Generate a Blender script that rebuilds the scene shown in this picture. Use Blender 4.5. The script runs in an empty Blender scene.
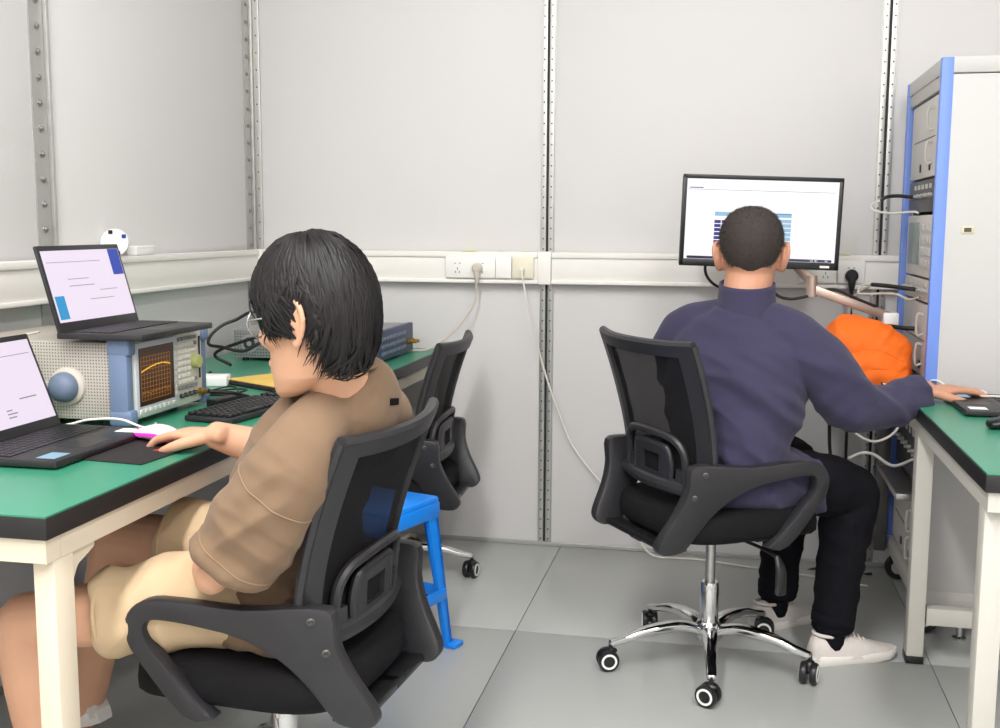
import bpy, bmesh, math, random
import numpy as np
from mathutils import Vector, Matrix, noise as mnoise
random.seed(7)
S = bpy.context.scene
COL = S.collection
V = Vector
PI = math.pi

# ------------------------------------------------------------------ camera, world, lights, exposure
def make_camera():
    f, yaw, pit, rol = 1093.2, .20749, .12626, .00479
    cy, sy = math.cos(yaw), math.sin(yaw)
    F = V((-sy*math.cos(pit), cy*math.cos(pit), -math.sin(pit)))
    R0 = V((cy, sy, 0)); U0 = R0.cross(F)
    R = R0*math.cos(rol) + U0*math.sin(rol); U = -R0*math.sin(rol) + U0*math.cos(rol)
    cd = bpy.data.cameras.new('camera'); cd.sensor_width = 36; cd.lens = f/1000*36
    cd.clip_start = .02; cd.clip_end = 50
    o = bpy.data.objects.new('camera', cd); COL.objects.link(o)
    m = Matrix((R, U, -F)).transposed().to_4x4(); m.translation = V((0, 0, 1.25)); o.matrix_world = m
    S.camera = o
make_camera()
w = bpy.data.worlds.new('world'); S.world = w; w.use_nodes = True
w.node_tree.nodes['Background'].inputs[0].default_value = (1, .98, .96, 1)
w.node_tree.nodes['Background'].inputs[1].default_value = .3
S.view_settings.view_transform = 'Standard'; S.view_settings.look = 'None'
S.view_settings.exposure = 0.12; S.view_settings.gamma = 1; S.view_settings.use_curve_mapping = False
CEIL = 3.4
LAMPS = [(x, y, w_) for y in (.95, -.05, -1.0) for x, w_ in ((-.7, 40), (.95, 24))]   # ceiling LED panels: x, y, watts

# ------------------------------------------------------------------ materials
def lin(h):
    c = [int(h[i:i+2], 16)/255 for i in (0, 2, 4)]
    return tuple((x/12.92 if x <= .04045 else ((x+.055)/1.055)**2.4) for x in c) + (1,)
MATS = {}
def mat(name, hx, rough=.5, metal=0, var=.06, vscale=6, bump=0, bscale=80, emit=0, spec=.5, trans=0, sub=0, sheen=0, stretch=None):
    if name in MATS: return MATS[name]
    m = bpy.data.materials.new(name); m.use_nodes = True; nt = m.node_tree; N = nt.nodes; L = nt.links
    b = N['Principled BSDF']; c = lin(hx)
    b.inputs['Roughness'].default_value = rough; b.inputs['Metallic'].default_value = metal
    b.inputs['Specular IOR Level'].default_value = spec
    tc = N.new('ShaderNodeTexCoord'); src = tc.outputs['Object']
    if stretch:
        mp = N.new('ShaderNodeMapping'); mp.inputs['Scale'].default_value = stretch; L.new(src, mp.inputs[0]); src = mp.outputs[0]
    n = N.new('ShaderNodeTexNoise'); n.inputs['Scale'].default_value = vscale; n.inputs['Detail'].default_value = 4; L.new(src, n.inputs['Vector'])
    mx = N.new('ShaderNodeMix'); mx.data_type = 'RGBA'
    mx.inputs[6].default_value = tuple(max(0, x*(1-var)) for x in c[:3]) + (1,)
    mx.inputs[7].default_value = tuple(min(1, x*(1+var)) for x in c[:3]) + (1,)
    L.new(n.outputs[0], mx.inputs[0]); L.new(mx.outputs[2], b.inputs['Base Color'])
    if emit:
        for k_ in (6, 7): mx.inputs[k_].default_value = tuple(x*.12 for x in c[:3]) + (1,)
        b.inputs['Emission Color'].default_value = c; b.inputs['Emission Strength'].default_value = emit
    if sub:
        b.inputs['Subsurface Weight'].default_value = sub; b.inputs['Subsurface Radius'].default_value = (.012, .005, .003)
    if sheen: b.inputs['Sheen Weight'].default_value = sheen
    if bump:
        n2 = N.new('ShaderNodeTexNoise'); n2.inputs['Scale'].default_value = bscale; n2.inputs['Detail'].default_value = 3; L.new(src, n2.inputs['Vector'])
        bp = N.new('ShaderNodeBump'); bp.inputs['Strength'].default_value = bump; bp.inputs['Distance'].default_value = .004
        L.new(n2.outputs[0], bp.inputs['Height']); L.new(bp.outputs[0], b.inputs['Normal'])
    if trans:
        t = N.new('ShaderNodeBsdfTransparent'); ms = N.new('ShaderNodeMixShader'); ms.inputs[0].default_value = trans
        L.new(b.outputs[0], ms.inputs[1]); L.new(t.outputs[0], ms.inputs[2]); L.new(ms.outputs[0], N['Material Output'].inputs[0])
    MATS[name] = m; return m
def dotted(name, hx, hole, pitch, size, rough=.5, metal=0):
    """sheet with a grid of small punched holes (print-fine)"""
    m = mat(name, hx, rough, metal); nt = m.node_tree; N = nt.nodes; L = nt.links; b = N['Principled BSDF']
    tc = N.new('ShaderNodeTexCoord'); sp = N.new('ShaderNodeSeparateXYZ'); L.new(tc.outputs['Object'], sp.inputs[0])
    outs = []
    for ax in ('X', 'Y', 'Z'):
        a = N.new('ShaderNodeMath'); a.operation = 'MULTIPLY'; a.inputs[1].default_value = 2*PI/pitch; L.new(sp.outputs[ax], a.inputs[0])
        s_ = N.new('ShaderNodeMath'); s_.operation = 'COSINE'; L.new(a.outputs[0], s_.inputs[0]); outs.append(s_.outputs[0])
    ad = N.new('ShaderNodeMath'); ad.operation = 'ADD'; L.new(outs[0], ad.inputs[0]); L.new(outs[2], ad.inputs[1])
    gt = N.new('ShaderNodeMath'); gt.operation = 'GREATER_THAN'; gt.inputs[1].default_value = size; L.new(ad.outputs[0], gt.inputs[0])
    old = b.inputs['Base Color'].links[0].from_socket
    mx = N.new('ShaderNodeMix'); mx.data_type = 'RGBA'; L.new(gt.outputs[0], mx.inputs[0]); L.new(old, mx.inputs[6]); mx.inputs[7].default_value = lin(hole)
    L.new(mx.outputs[2], b.inputs['Base Color']); return m

M_wall = mat('wall_paint', 'dcdad9', .55, var=.015, vscale=1.2)
M_ceil = mat('ceiling_paint', 'e6e4e0', .7, var=.02)
M_floor = mat('floor_sheet', 'b3b5b2', .34, var=.05, vscale=3, bump=.04, bscale=30)
M_galv = mat('galvanised_steel', 'c6c6c2', .38, .75, var=.1, vscale=40)
M_galv_d = mat('galvanised_strip', 'b4b4b0', .45, .55, var=.08, vscale=30)
M_dark = mat('dark_gap', '2c2b2b', .7)
M_trunk = mat('trunking_plastic', 'f3f0ea', .4, var=.02)
M_plate = mat('socket_plastic', 'f6f4f0', .35, var=.01)
M_plate_y = mat('aged_socket_plastic', 'e9e3cc', .4, var=.02)
M_sticky = mat('yellow_note', 'd9d25a', .7)
M_green = mat('green_esd_mat', '37896b', .33, var=.06, vscale=5, spec=.5)
M_black_edge = mat('black_edge', '1c1a1b', .45, var=.15, vscale=30)
M_beige = mat('beige_steel', 'd9cdb8', .45, var=.03)
M_beige2 = mat('grey_beige_steel', 'c6c3ba', .45, var=.03)
M_plastic = mat('black_plastic', '2a292c', .42, var=.1, vscale=25, bump=.12, bscale=400)
M_plastic_s = mat('black_satin', '18181a', .35)
M_cushion = mat('black_cushion', '161517', .9, var=.1, vscale=90, bump=.3, bscale=500, spec=.2)
M_mesh = mat('chair_mesh', '1d1c1e', .85, var=.15, vscale=250, trans=.26, spec=.2)
M_chrome = mat('chrome', 'd5d5d5', .12, 1, var=.02)
M_white = mat('white_plastic', 'eeeeec', .4, var=.01)
M_bluestool = mat('blue_plastic', '1487ee', .35, var=.04)
M_skinA = mat('skin_young', 'd2a284', .5, var=.05, vscale=14, sub=.08, spec=.35)
M_skinB = mat('skin_tan', 'c08d73', .5, var=.06, vscale=14, sub=.08, spec=.35)
M_hairA = mat('black_hair', '130f10', .5, var=.6, vscale=60, spec=.35)
M_shirt = mat('taupe_cotton', '7f6853', .9, var=.05, vscale=12, bump=.25, bscale=700, sheen=.1, spec=.15)
M_shorts = mat('beige_cotton', 'ccb290', .9, var=.05, vscale=10, bump=.25, bscale=600, spec=.15)
M_seam = mat('seam_thread', '8d745c', .9)
M_jacket = mat('navy_fleece', '3d3a51', .92, var=.07, vscale=10, bump=.25, bscale=500, sheen=.12, spec=.12)
M_pants = mat('black_trousers', '141318', .92, var=.1, vscale=10, bump=.2, bscale=500, spec=.12)
M_shoe = mat('pale_knit', 'd6cec8', .85, var=.08, vscale=60, bump=.3, bscale=500)
M_sole = mat('white_rubber', 'e8e3dd', .6, var=.04)
M_shoe_in = mat('shoe_lining', '5b5552', .9)
M_laptop = mat('laptop_black', '262527', .4, var=.08, vscale=20)
M_key = mat('key_black', '1a1a1b', .45)
M_legend = mat('key_legend', '8d8d8d', .6)
M_scr_white = mat('screen_white', 'f4f0f8', .4, emit=.95, var=.01)
M_scr_lilac = mat('screen_lilac', 'e6d9ea', .4, emit=.88, var=.03, vscale=20)
M_scr_blue = mat('screen_blue', '2b4fd0', .4, emit=.5)
M_scr_cyan = mat('screen_cyan', '23a6e6', .4, emit=.6)
M_scr_navy = mat('screen_navy', '3a3f9a', .4, emit=.5)
M_scr_lblue = mat('screen_light_blue', 'a8d6f2', .4, emit=.6)
M_scr_line = mat('screen_grey', 'b9b0bd', .4, emit=.4)
M_scr_task = mat('screen_taskbar', '4d4a75', .4, emit=.3)
M_scr_green = mat('screen_green', '5fae6c', .4, emit=.4)
M_ana = dotted('perforated_beige', 'b9b2a8', '6a645e', .0075, .95, .5)
M_ana_plain = mat('instrument_beige', 'c4bdb2', .5, var=.03)
M_ana_front = mat('instrument_front', 'd6d3c6', .45, var=.03)
M_bumper = mat('bumper_blue_grey', '6c7f9c', .55, var=.05)
M_ball = mat('handle_blue_grey', '66748a', .5, var=.04)
M_ana_scr = mat('analyzer_screen', '4a2a1c', .3, emit=.35, var=.3, vscale=18)
M_grat = mat('graticule_orange', 'c98a3a', .4, emit=.55)
M_trace = mat('trace_yellow', 'f2b92e', .4, emit=.9)
M_knob = mat('knob_lime', 'c3c87e', .45)
M_pink = mat('mouse_glow', 'ff35c8', .4, emit=1.1)
M_mouse = mat('mouse_white', 'efe6ee', .35)
M_red = mat('red_print', 'c0302c', .6)
M_pad = mat('black_mat', '201d1e', .85, bump=.15, bscale=500)
M_yellow = mat('yellow_card', 'dcb95e', .75, var=.04)
M_box_grey = dotted('perforated_grey', '8b8c8c', '4a4a4a', .0105, .9, .5, .2)
M_box_plain = mat('grey_case', '97979a', .45, .2)
M_box_front = mat('slate_front', '46506a', .5, var=.1, vscale=60)
M_brass = mat('brass', 'b98f3e', .3, .9)
M_cable_b = mat('black_cable', '161617', .5)
M_cable_w = mat('white_cable', 'e6e2da', .5)
M_cable_g = mat('grey_cable', 'c9c2b6', .5)
M_steel = mat('brushed_steel', 'bdbbb8', .3, .9, var=.06, stretch=(1, 1, 20))
M_alu = mat('arm_aluminium', 'c9b3a6', .33, .7, var=.06)
M_rack_w = mat('rack_white', 'c3c1bf', .45, var=.012)
M_rack_g = mat('rack_grey', 'c4c0ba', .5, var=.03)
M_rack_blue = mat('rack_blue', '6f8fdd', .45, var=.03)
M_inst = mat('instrument_grey', 'cfcbc5', .5, var=.04)
M_orange = mat('orange_fabric', 'f06c0c', .75, var=.08, vscale=8, bump=.2, bscale=200)
M_paper = mat('paper', 'f2f0ec', .8)
M_lampdif = mat('lamp_diffuser', 'fffaf2', .5, emit=3.0)
M_glass = mat('lens_glass', 'e8eef2', .05, trans=.85)

# ------------------------------------------------------------------ geometry helpers
def catmull(P, n=8, closed=False):
    P = [np.array(p, float) for p in P]; out = []; k = len(P)
    rng = range(k if closed else k-1)
    for i in rng:
        p1, p2 = P[i], P[(i+1) % k]
        p0 = P[(i-1) % k] if closed or i > 0 else 2*p1-p2
        p3 = P[(i+2) % k] if closed or i < k-2 else 2*p2-p1
        for j in range(n):
            t = j/n
            out.append(.5*((2*p1)+(p2-p0)*t+(2*p0-5*p1+4*p2-p3)*t*t+(3*p1-p0-3*p2+p3)*t**3))
    if not closed: out.append(P[-1])
    return out
def nrm(a):
    a = np.array(a, float); l = np.linalg.norm(a); return a/l if l > 1e-12 else a
class G:
    def __init__(s): s.v = []; s.f = []
    def add(s, vs, fs):
        b = len(s.v); s.v += [tuple(map(float, p)) for p in vs]; s.f += [tuple(b+i for i in q) for q in fs]; return s
    def bm(s, bm, M=None):
        if M is not None: bm.transform(M)
        bm.verts.index_update(); s.add([v.co[:] for v in bm.verts], [[v.index for v in f.verts] for f in bm.faces]); bm.free(); return s
    def box(s, c, d, bev=0, rot=None, seg=2):
        bm = bmesh.new(); bmesh.ops.create_cube(bm, size=1)
        for v in bm.verts: v.co = V((v.co.x*d[0], v.co.y*d[1], v.co.z*d[2]))
        if bev: bmesh.ops.bevel(bm, geom=bm.edges[:], offset=bev, segments=seg, profile=.5, affect='EDGES')
        M = Matrix.Translation(V(c))
        if rot is not None: M = M @ (rot if isinstance(rot, Matrix) else Matrix.Rotation(rot, 4, 'Z'))
        return s.bm(bm, M)
    def bx(s, x0, x1, y0, y1, z0, z1, bev=0): return s.box(((x0+x1)/2, (y0+y1)/2, (z0+z1)/2), (abs(x1-x0), abs(y1-y0), abs(z1-z0)), bev)
    def rings(s, R, cap=True, closed=False):
        n = len(R[0]); vs = [p for r in R for p in r]; fs = []
        k = len(R)
        for i in range(k if closed else k-1):
            a, b = i*n, ((i+1) % k)*n
            for j in range(n): fs.append((a+j, a+(j+1) % n, b+(j+1) % n, b+j))
        if cap and not closed:
            fs.append(tuple(range(n-1, -1, -1))); fs.append(tuple((k-1)*n+j for j in range(n)))
        return s.add(vs, fs)
    def cyl(s, p0, p1, r0, r1=None, n=16):
        r1 = r0 if r1 is None else r1; p0 = np.array(p0, float); p1 = np.array(p1, float); T = nrm(p1-p0)
        u = nrm(np.cross(T, (0, 0, 1) if abs(T[2]) < .9 else (1, 0, 0))); v = np.cross(T, u)
        R = [[p+r*(math.cos(2*PI*j/n)*u+math.sin(2*PI*j/n)*v) for j in range(n)] for p, r in ((p0, r0), (p1, r1))]
        return s.rings(R)
    def lathe(s, prof, o=(0, 0, 0), ax=(0, 0, 1), n=20):
        o = np.array(o, float); T = nrm(ax); u = nrm(np.cross(T, (0, 0, 1) if abs(T[2]) < .9 else (1, 0, 0))); v = np.cross(T, u)
        return s.rings([[o+T*h+r*(math.cos(2*PI*j/n)*u+math.sin(2*PI*j/n)*v) for j in range(n)] for r, h in prof])
    def tube(s, P, r, n=8, sub=8, closed=False):
        pts = catmull(P, sub, closed); k = len(pts); R = []; u = None
        for i, p in enumerate(pts):
            a = pts[(i-1) % k] if closed or i else pts[0]; b = pts[(i+1) % k] if closed or i < k-1 else pts[-1]
            T = nrm(b-a)
            if u is None: u = nrm(np.cross(T, (0, 0, 1) if abs(T[2]) < .9 else (1, 0, 0)))
            u = nrm(u-T*(u@T)); v = np.cross(T, u)
            R.append([p+r*(math.cos(2*PI*j/n)*u+math.sin(2*PI*j/n)*v) for j in range(n)])
        return s.rings(R, closed=closed)
    def limb(s, P, rad, side=(0, 1, 0), n=20, sub=6, cap=.8, ex=2.0, twist=None):
        """smooth tapered limb: centre points, (r_side, r_other) radii, rounded ends"""
        rad = [(r, r) if not isinstance(r, (tuple, list)) else r for r in rad]
        Q = catmull([tuple(p)+tuple(r) for p, r in zip(P, rad)], sub) if len(P) > 1 else None
        pts = [q[:3] for q in Q]; rs = [np.maximum(q[3:], .0015) for q in Q]; R = []
        sd = catmull(side, sub) if isinstance(side, list) else [np.array(side, float)]*len(pts)
        def ring(p, T, ru, rv, side=None):
            u = nrm(side-T*(side@T)); v = np.cross(T, u); o = []
            for j in range(n):
                c, d = math.cos(2*PI*j/n), math.sin(2*PI*j/n)
                o.append(p+ru*math.copysign(abs(c)**(2/ex), c)*u+rv*math.copysign(abs(d)**(2/ex), d)*v)
            return o
        k = len(pts); T0 = nrm(pts[1]-pts[0]); T1 = nrm(pts[-1]-pts[-2])
        m0 = min(rs[0]); m1 = min(rs[-1])
        for a in (.95, .75, .4): R.append(ring(pts[0]-T0*m0*cap*a, T0, *(rs[0]*math.sqrt(max(0, 1-a*a))), side=sd[0]))
        for i in range(k): R.append(ring(pts[i], nrm(pts[min(i+1, k-1)]-pts[max(i-1, 0)]), *rs[i], side=sd[i]))
        for a in (.4, .75, .95): R.append(ring(pts[-1]+T1*m1*cap*a, T1, *(rs[-1]*math.sqrt(max(0, 1-a*a))), side=sd[-1]))
        return s.rings(R)
    def prism(s, poly, o, ux, uy, t, bev=0):
        """2-D outline on axes ux, uy from o, extruded along ux x uy by +-t/2"""
        ux, uy = V(ux), V(uy); nz = ux.cross(uy).normalized(); o = V(o); bm = bmesh.new()
        lo = [bm.verts.new(o+ux*a+uy*b-nz*t/2) for a, b in poly]; hi = [bm.verts.new(o+ux*a+uy*b+nz*t/2) for a, b in poly]
        k = len(poly); bm.faces.new(lo[::-1]); bm.faces.new(hi)
        for i in range(k): bm.faces.new((lo[i], lo[(i+1) % k], hi[(i+1) % k], hi[i]))
        bmesh.ops.recalc_face_normals(bm, faces=bm.faces[:])
        if bev:
            es = [e for e in bm.edges if abs((e.verts[0].co-e.verts[1].co).dot(nz)) < 1e-6]
            bmesh.ops.bevel(bm, geom=es, offset=bev, segments=2, profile=.5, affect='EDGES')
        bmesh.ops.triangulate(bm, faces=[f for f in bm.faces if len(f.verts) > 4])
        return s.bm(bm)
    def slab(s, fn, u0, u1, v0, v1, t, nu=8, nv=8, off=0):
        """curved sheet patch with thickness; fn(u,v) -> (point, normal)"""
        A, B = [], []
        for i in range(nu+1):
            for j in range(nv+1):
                p, q = fn(u0+(u1-u0)*i/nu, v0+(v1-v0)*j/nv); A.append(p+q*(off+t/2)); B.append(p+q*(off-t/2))
        k = len(A); fs = []; I = lambda i, j: i*(nv+1)+j
        for i in range(nu):
            for j in range(nv):
                a, b, c, d = I(i, j), I(i+1, j), I(i+1, j+1), I(i, j+1); fs.append((a, b, c, d)); fs.append((k+d, k+c, k+b, k+a))
        for i in range(nu):
            for j, fl in ((0, 0), (nv, 1)):
                a, b = I(i, j), I(i+1, j); fs.append((a, k+a, k+b, b) if not fl else (b, k+b, k+a, a))
        for j in range(nv):
            for i, fl in ((0, 1), (nu, 0)):
                a, b = I(i, j), I(i, j+1); fs.append((a, k+a, k+b, b) if not fl else (b, k+b, k+a, a))
        return s.add(A+B, fs)
    def mesh(s, name, o=(0, 0, 0)):
        me = bpy.data.meshes.new(name); o = np.array(o, float)
        me.from_pydata([tuple(np.array(p)-o) for p in s.v], [], s.f); return me
    def build(s, name, m, parent=None, o=(0, 0, 0), ang=35, fix=True):
        me = s.mesh(name, o)
        if fix:
            bm = bmesh.new(); bm.from_mesh(me); bmesh.ops.recalc_face_normals(bm, faces=bm.faces[:]); bm.to_mesh(me); bm.free()
        return link(name, me, m, parent, ang)
def link(name, me, m, parent=None, ang=35):
    if m is not None and not me.materials: me.materials.append(m)
    if ang:
        me.polygons.foreach_set('use_smooth', [True]*len(me.polygons)); me.set_sharp_from_angle(angle=math.radians(ang))
    ob = bpy.data.objects.new(name, me); COL.objects.link(ob)
    if parent is not None: ob.parent = parent
    return ob
def tag(o, label, cat, group=None):
    o['label'] = label; o['category'] = cat
    if group: o['group'] = group
    return o
def struct(o): o['kind'] = 'structure'; return o
def thing(name, label, cat, loc=(0, 0, 0), rz=0, group=None):
    o = bpy.data.objects.new(name, None); COL.objects.link(o); o.location = loc; o.rotation_euler = (0, 0, rz); o.empty_display_size = .05
    return tag(o, label, cat, group)
def put(o, loc, rot=(0, 0, 0)): o.location = loc; o.rotation_euler = rot; return o
def at(mesh_ob, name, loc, rot=(0, 0, 0), parent=None):
    """another object that shares the mesh of mesh_ob"""
    c = bpy.data.objects.new(name, mesh_ob.data); COL.objects.link(c); c.parent = parent; return put(c, loc, rot)
def one(name, m, label, cat, g, o, rz=0, group=None, ang=35):
    return tag(put(g.build(name, m, ang=ang), o, (0, 0, rz)), label, cat, group)
def remesh(g, voxel, it=4, fac=.5):
    me = g.mesh('tmp'); ob = bpy.data.objects.new('tmp', me); COL.objects.link(ob)
    r = ob.modifiers.new('r', 'REMESH'); r.mode = 'VOXEL'; r.voxel_size = voxel
    q = ob.modifiers.new('s', 'SMOOTH'); q.iterations = it; q.factor = fac
    dg = bpy.context.evaluated_depsgraph_get(); dg.update()
    out = bpy.data.meshes.new_from_object(ob.evaluated_get(dg)); bpy.data.objects.remove(ob); bpy.data.meshes.remove(me); return out
def coords(me):
    a = np.empty(len(me.vertices)*3); me.vertices.foreach_get('co', a); return a.reshape(-1, 3)
def normals(me):
    a = np.empty(len(me.vertices)*3); me.vertices.foreach_get('normal', a); return a.reshape(-1, 3)
def setco(me, c): me.vertices.foreach_set('co', np.ascontiguousarray(c).ravel()); me.update()
def wrinkle(me, amp, M, mask=None, power=1.0):
    """cloth folds: anisotropic ridged noise pushed along normals; M maps a point to noise space"""
    c = coords(me); q = c @ np.array(M, float).T
    d = np.array([1-2*abs(mnoise.noise(V(p)))+.35*mnoise.noise(V(p)*2.3) for p in q])
    if mask is not None: d = d*mask(c)
    setco(me, c+normals(me)*(d*amp)[:, None])

# ------------------------------------------------------------------ room shell
XL, YB, XR, YF = -1.884, 4.134, 1.75, -1.6
def structure_box(name, m, *b): return struct(G().bx(*b).build(name, m, ang=0))
fl = structure_box('floor', M_dark, XL-.1, XR+.1, YF-.1, YB+.1, -.06, -.004)
fp = {}
def panel(key, dims, m, name, parent, loc):
    if key not in fp:
        fp[key] = G().box((0, 0, 0), dims, .0012).build(name, m, ang=30); o = fp[key]; o.parent = parent; return put(o, loc)
    return at(fp[key], name, loc, parent=parent)
xe = [XL-.05, -1.842, -.622, .598, XR+.05]; ye = [YF-.05, -1.67+.4, .77, 3.21, YB+.05]
for i in range(4):
    for j in range(4):
        w_, h_ = xe[i+1]-xe[i]-.002, ye[j+1]-ye[j]-.002
        if i == 0: continue
        if i == 1: w_ += .05
        panel(('f', round(w_, 3), round(h_, 3)), (w_, h_, .004), M_floor, 'floor_panel', fl, ((xe[i]+xe[i+1])/2-(.025 if i == 1 else 0), (ye[j]+ye[j+1])/2, -.002))
structure_box('ceiling', M_ceil, XL-.1, XR+.1, YF-.1, YB+.1, CEIL, CEIL+.05)
wb = structure_box('wall_back', M_wall, XL-.1, XR+.1, YB+.012, YB+.1, 0, CEIL)
xs = [XL, -.688, .518, XR]
for a, b in zip(xs[:-1], xs[1:]):
    panel(('b', a), (b-a-.006, .012, CEIL-.02), M_wall, 'wall_panel', wb, ((a+b)/2, YB+.006, CEIL/2+.005))
wl = structure_box('wall_left', M_wall, XL-.1, XL-.012, YF-.1, YB+.02, 0, CEIL)
ys = [YF, .36, 1.57, 2.765, YB]
for a, b in zip(ys[:-1], ys[1:]):
    panel(('l', a), (.012, b-a-.006, CEIL-.02), M_wall, 'wall_panel', wl, (XL-.006, (a+b)/2, CEIL/2+.005))
structure_box('wall_right', M_wall, XR, XR+.1, YF-.1, YB+.1, 0, CEIL)
structure_box('wall_front', M_wall, XL-.1, XR+.1, YF-.1, YF, 0, CEIL)
b_ = G().bx(XL, XR, YB-.008, YB, 0, .016, .002).build('baseboard_back', M_galv_d, ang=0); struct(b_)
b_ = G().bx(XL, XL+.008, YF, YB-.008, 0, .016, .002).build('baseboard_left', M_galv_d, ang=0); struct(b_)

# panel joint strips with screws
scr_proto = {}
def screw(parent, loc, rot, r, key, m):
    if key not in scr_proto:
        g = G().lathe([(r*1.5, 0), (r*1.5, r*.35), (r, r*.45), (r*.95, r*1.1), (r*.5, r*1.35)], n=8)
        scr_proto[key] = g.build('screw', m, parent); return put(scr_proto[key], loc, rot)
    return at(scr_proto[key], 'screw', loc, rot, parent)
M_screw = mat('screw_zinc', 'a9a8a6', .3, .9); M_screw_d = mat('screw_dark', '5c5a58', .5, .6)
def strip_back(n, x):
    t = struct(G().bx(x-.0045, x+.0045, YB-.006, YB, .018, CEIL-.002).build('trim_%d' % n, M_dark, ang=0))
    for sx in (-1, 1):
        g = G().bx(x+sx*.0045, x+sx*.024, YB-.012, YB, .018, CEIL-.002, .0015); g.bx(x+sx*.0245, x+sx*.027, YB-.005, YB, .018, CEIL-.002)
        g.build('strip', M_galv, t)
        k = 0; z = .03
        while z < 2.3:
            if not (1.02 < z < 1.16): screw(t, (x+sx*.0145, YB-.012, z), (PI/2, 0, 0), .0022, 'b', M_screw_d)
            z += .039
    return t
strip_back(1, -.688); strip_back(2, .518)
t = struct(G().bx(XL, XL+.004, 2.72, 2.81, .018, CEIL-.002).build('trim_3', M_galv_d, ang=0))
G().bx(XL+.004, XL+.016, 2.782, 2.795, .018, CEIL-.002, .002).build('strip', M_galv, t)
z = .06
while z < 2.05:
    if not (1.0 < z < 1.17): screw(t, (XL+.004, 2.752, z), (0, PI/2, 0), .007, 'l', M_screw)
    z += .069
t = struct(G().bx(XL, XL+.004, YB-.072, YB-.012, .018, CEIL-.002).build('trim_4', M_galv_d, ang=0))
G().bx(XL+.004, XL+.042, YB-.010, YB, .018, CEIL-.002, .002).bx(XL+.004, XL+.016, YB-.024, YB-.012, .018, CEIL-.002, .002).build('strip', M_galv, t)
z = .05
while z < 2.2:
    if not (1.0 < z < 1.17):
        screw(t, (XL+.004, YB-.045, z), (0, PI/2, 0), .006, 'c', M_screw)
        screw(t, (XL+.029, YB-.010, z+.02), (PI/2, 0, 0), .0028, 'b', M_screw_d)
    z += .066

# ceiling lamps: fixture, diffuser and its light
for i, (x, y, wt) in enumerate(LAMPS):
    t = thing('ceiling_lamp', 'white ceiling light panel in the %s %s' % (('row along the left wall,', 'row along the right wall,')[i % 2], ('nearest the back wall', 'second from the back wall', 'farthest from the back wall')[i//2]), 'lamp', (x, y, CEIL), 0, 'ceiling light panels')
    g = G()
    for c, d, a, b in ((-.61, .61, -.17, -.15), (-.61, .61, .15, .17), (-.61, -.59, -.15, .15), (.59, .61, -.15, .15)): g.bx(a, b, c, d, -.045, 0)
    g.build('lamp_frame', M_white, t)
    G().bx(-.15, .15, -.59, .59, -.03, -.004).build('diffuser', M_lampdif, t)
    ld = bpy.data.lights.new('panel_light', 'AREA'); ld.shape = 'RECTANGLE'; ld.size = .28; ld.size_y = 1.15; ld.energy = wt; ld.color = (1, .995, .99)
    lo = bpy.data.objects.new('panel_light', ld); COL.objects.link(lo); lo.location = (x, y, CEIL-.05)

# ------------------------------------------------------------------ cable trunking, sockets
def trunk(name, label, x0, x1, axis):
    """section: lower lip, cover, upper lip; runs along axis"""
    if axis == 'X':
        t = thing(name, label, 'trunking', ((x0+x1)/2, YB, 1.03)); h = (x1-x0)/2
        G().bx(-h, h, -.046, -.012, .012, .108, .002).build('cover', M_trunk, t)
        G().bx(-h, h, -.054, -.012, .098, .12, .003).build('upper_lip', M_trunk, t); G().bx(-h, h, -.054, -.012, 0, .014, .003).build('lower_lip', M_trunk, t)
    else:
        t = thing(name, label, 'trunking', (XL, (x0+x1)/2, 1.03)); h = (x1-x0)/2
        G().bx(.016, .046, -h, h, .012, .108, .002).build('cover', M_trunk, t)
        G().bx(.016, .054, -h, h, .098, .12, .003).build('upper_lip', M_trunk, t); G().bx(.016, .054, -h, h, 0, .014, .003).build('lower_lip', M_trunk, t)
    return t
trunk('cable_trunking', 'white cable trunking along the left wall behind the laptops', YF+.02, YB-.075, 'Y')
t = trunk('cable_trunking', 'white cable trunking on the back wall between corner and middle metal strip', XL+.06, -.716, 'X')
t = trunk('cable_trunking', 'white cable trunking on the back wall behind the monitor', -.664, XR-.02, 'X')
t = thing('trunking_corner', 'white inside-corner cover joining the two runs of cable trunking', 'trunking', (XL, YB, 1.029))
G().bx(.016, .058, -.073, -.012, 0, .122, .003).build('cover', M_trunk, t)
one('trunking_joint', M_trunk, 'white joint cover on the back wall trunking over the metal strip', 'trunking', G().bx(-.025, .025, -.058, -.013, 0, .123, .003), (-.69, YB, 1.0285))
def socket(label, x0, x1, gangs, m=M_plate, cat='socket', yy=YB-.054):
    t = thing('wall_socket', label, cat, ((x0+x1)/2, yy, 1.09)); h = (x1-x0)/2
    G().bx(-h, h, -.008, .004, -.040, .040, .003).build('plate', m, t)
    for gx in gangs:
        g = G()
        for dx in (-.009, .009): g.bx(gx+dx-.003, gx+dx+.003, -.0086, -.0075, .014, .0165)
        for dx, dz in ((-.008, -.018), (.008, -.018), (0, -.005)): g.bx(gx+dx-.0012, gx+dx+.0012, -.0086, -.0075, dz-.004, dz+.004)
        g.build('pin_hole', M_dark, t, ang=0)
    return t
socket('white double power socket with a grey plug, left of the blank plate', -1.073, -.878, (-.05, .04))
t = thing('blank_plate', 'white blank cover plate between the double socket and the aged plate', 'socket', (-.846, YB-.054, 1.09)); G().bx(-.031, .031, -.008, .004, -.04, .04, .003).build('plate', M_plate, t)
socket('aged cream socket plate with the white cable, beside the middle metal strip', -.813, -.729, (), M_plate_y)
socket('white power socket holding the black plug near the blue and white rack', .372, .464, (0,))
socket('white power socket partly hidden behind the lower right monitor corner', .235, .366, (.03,))
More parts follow.
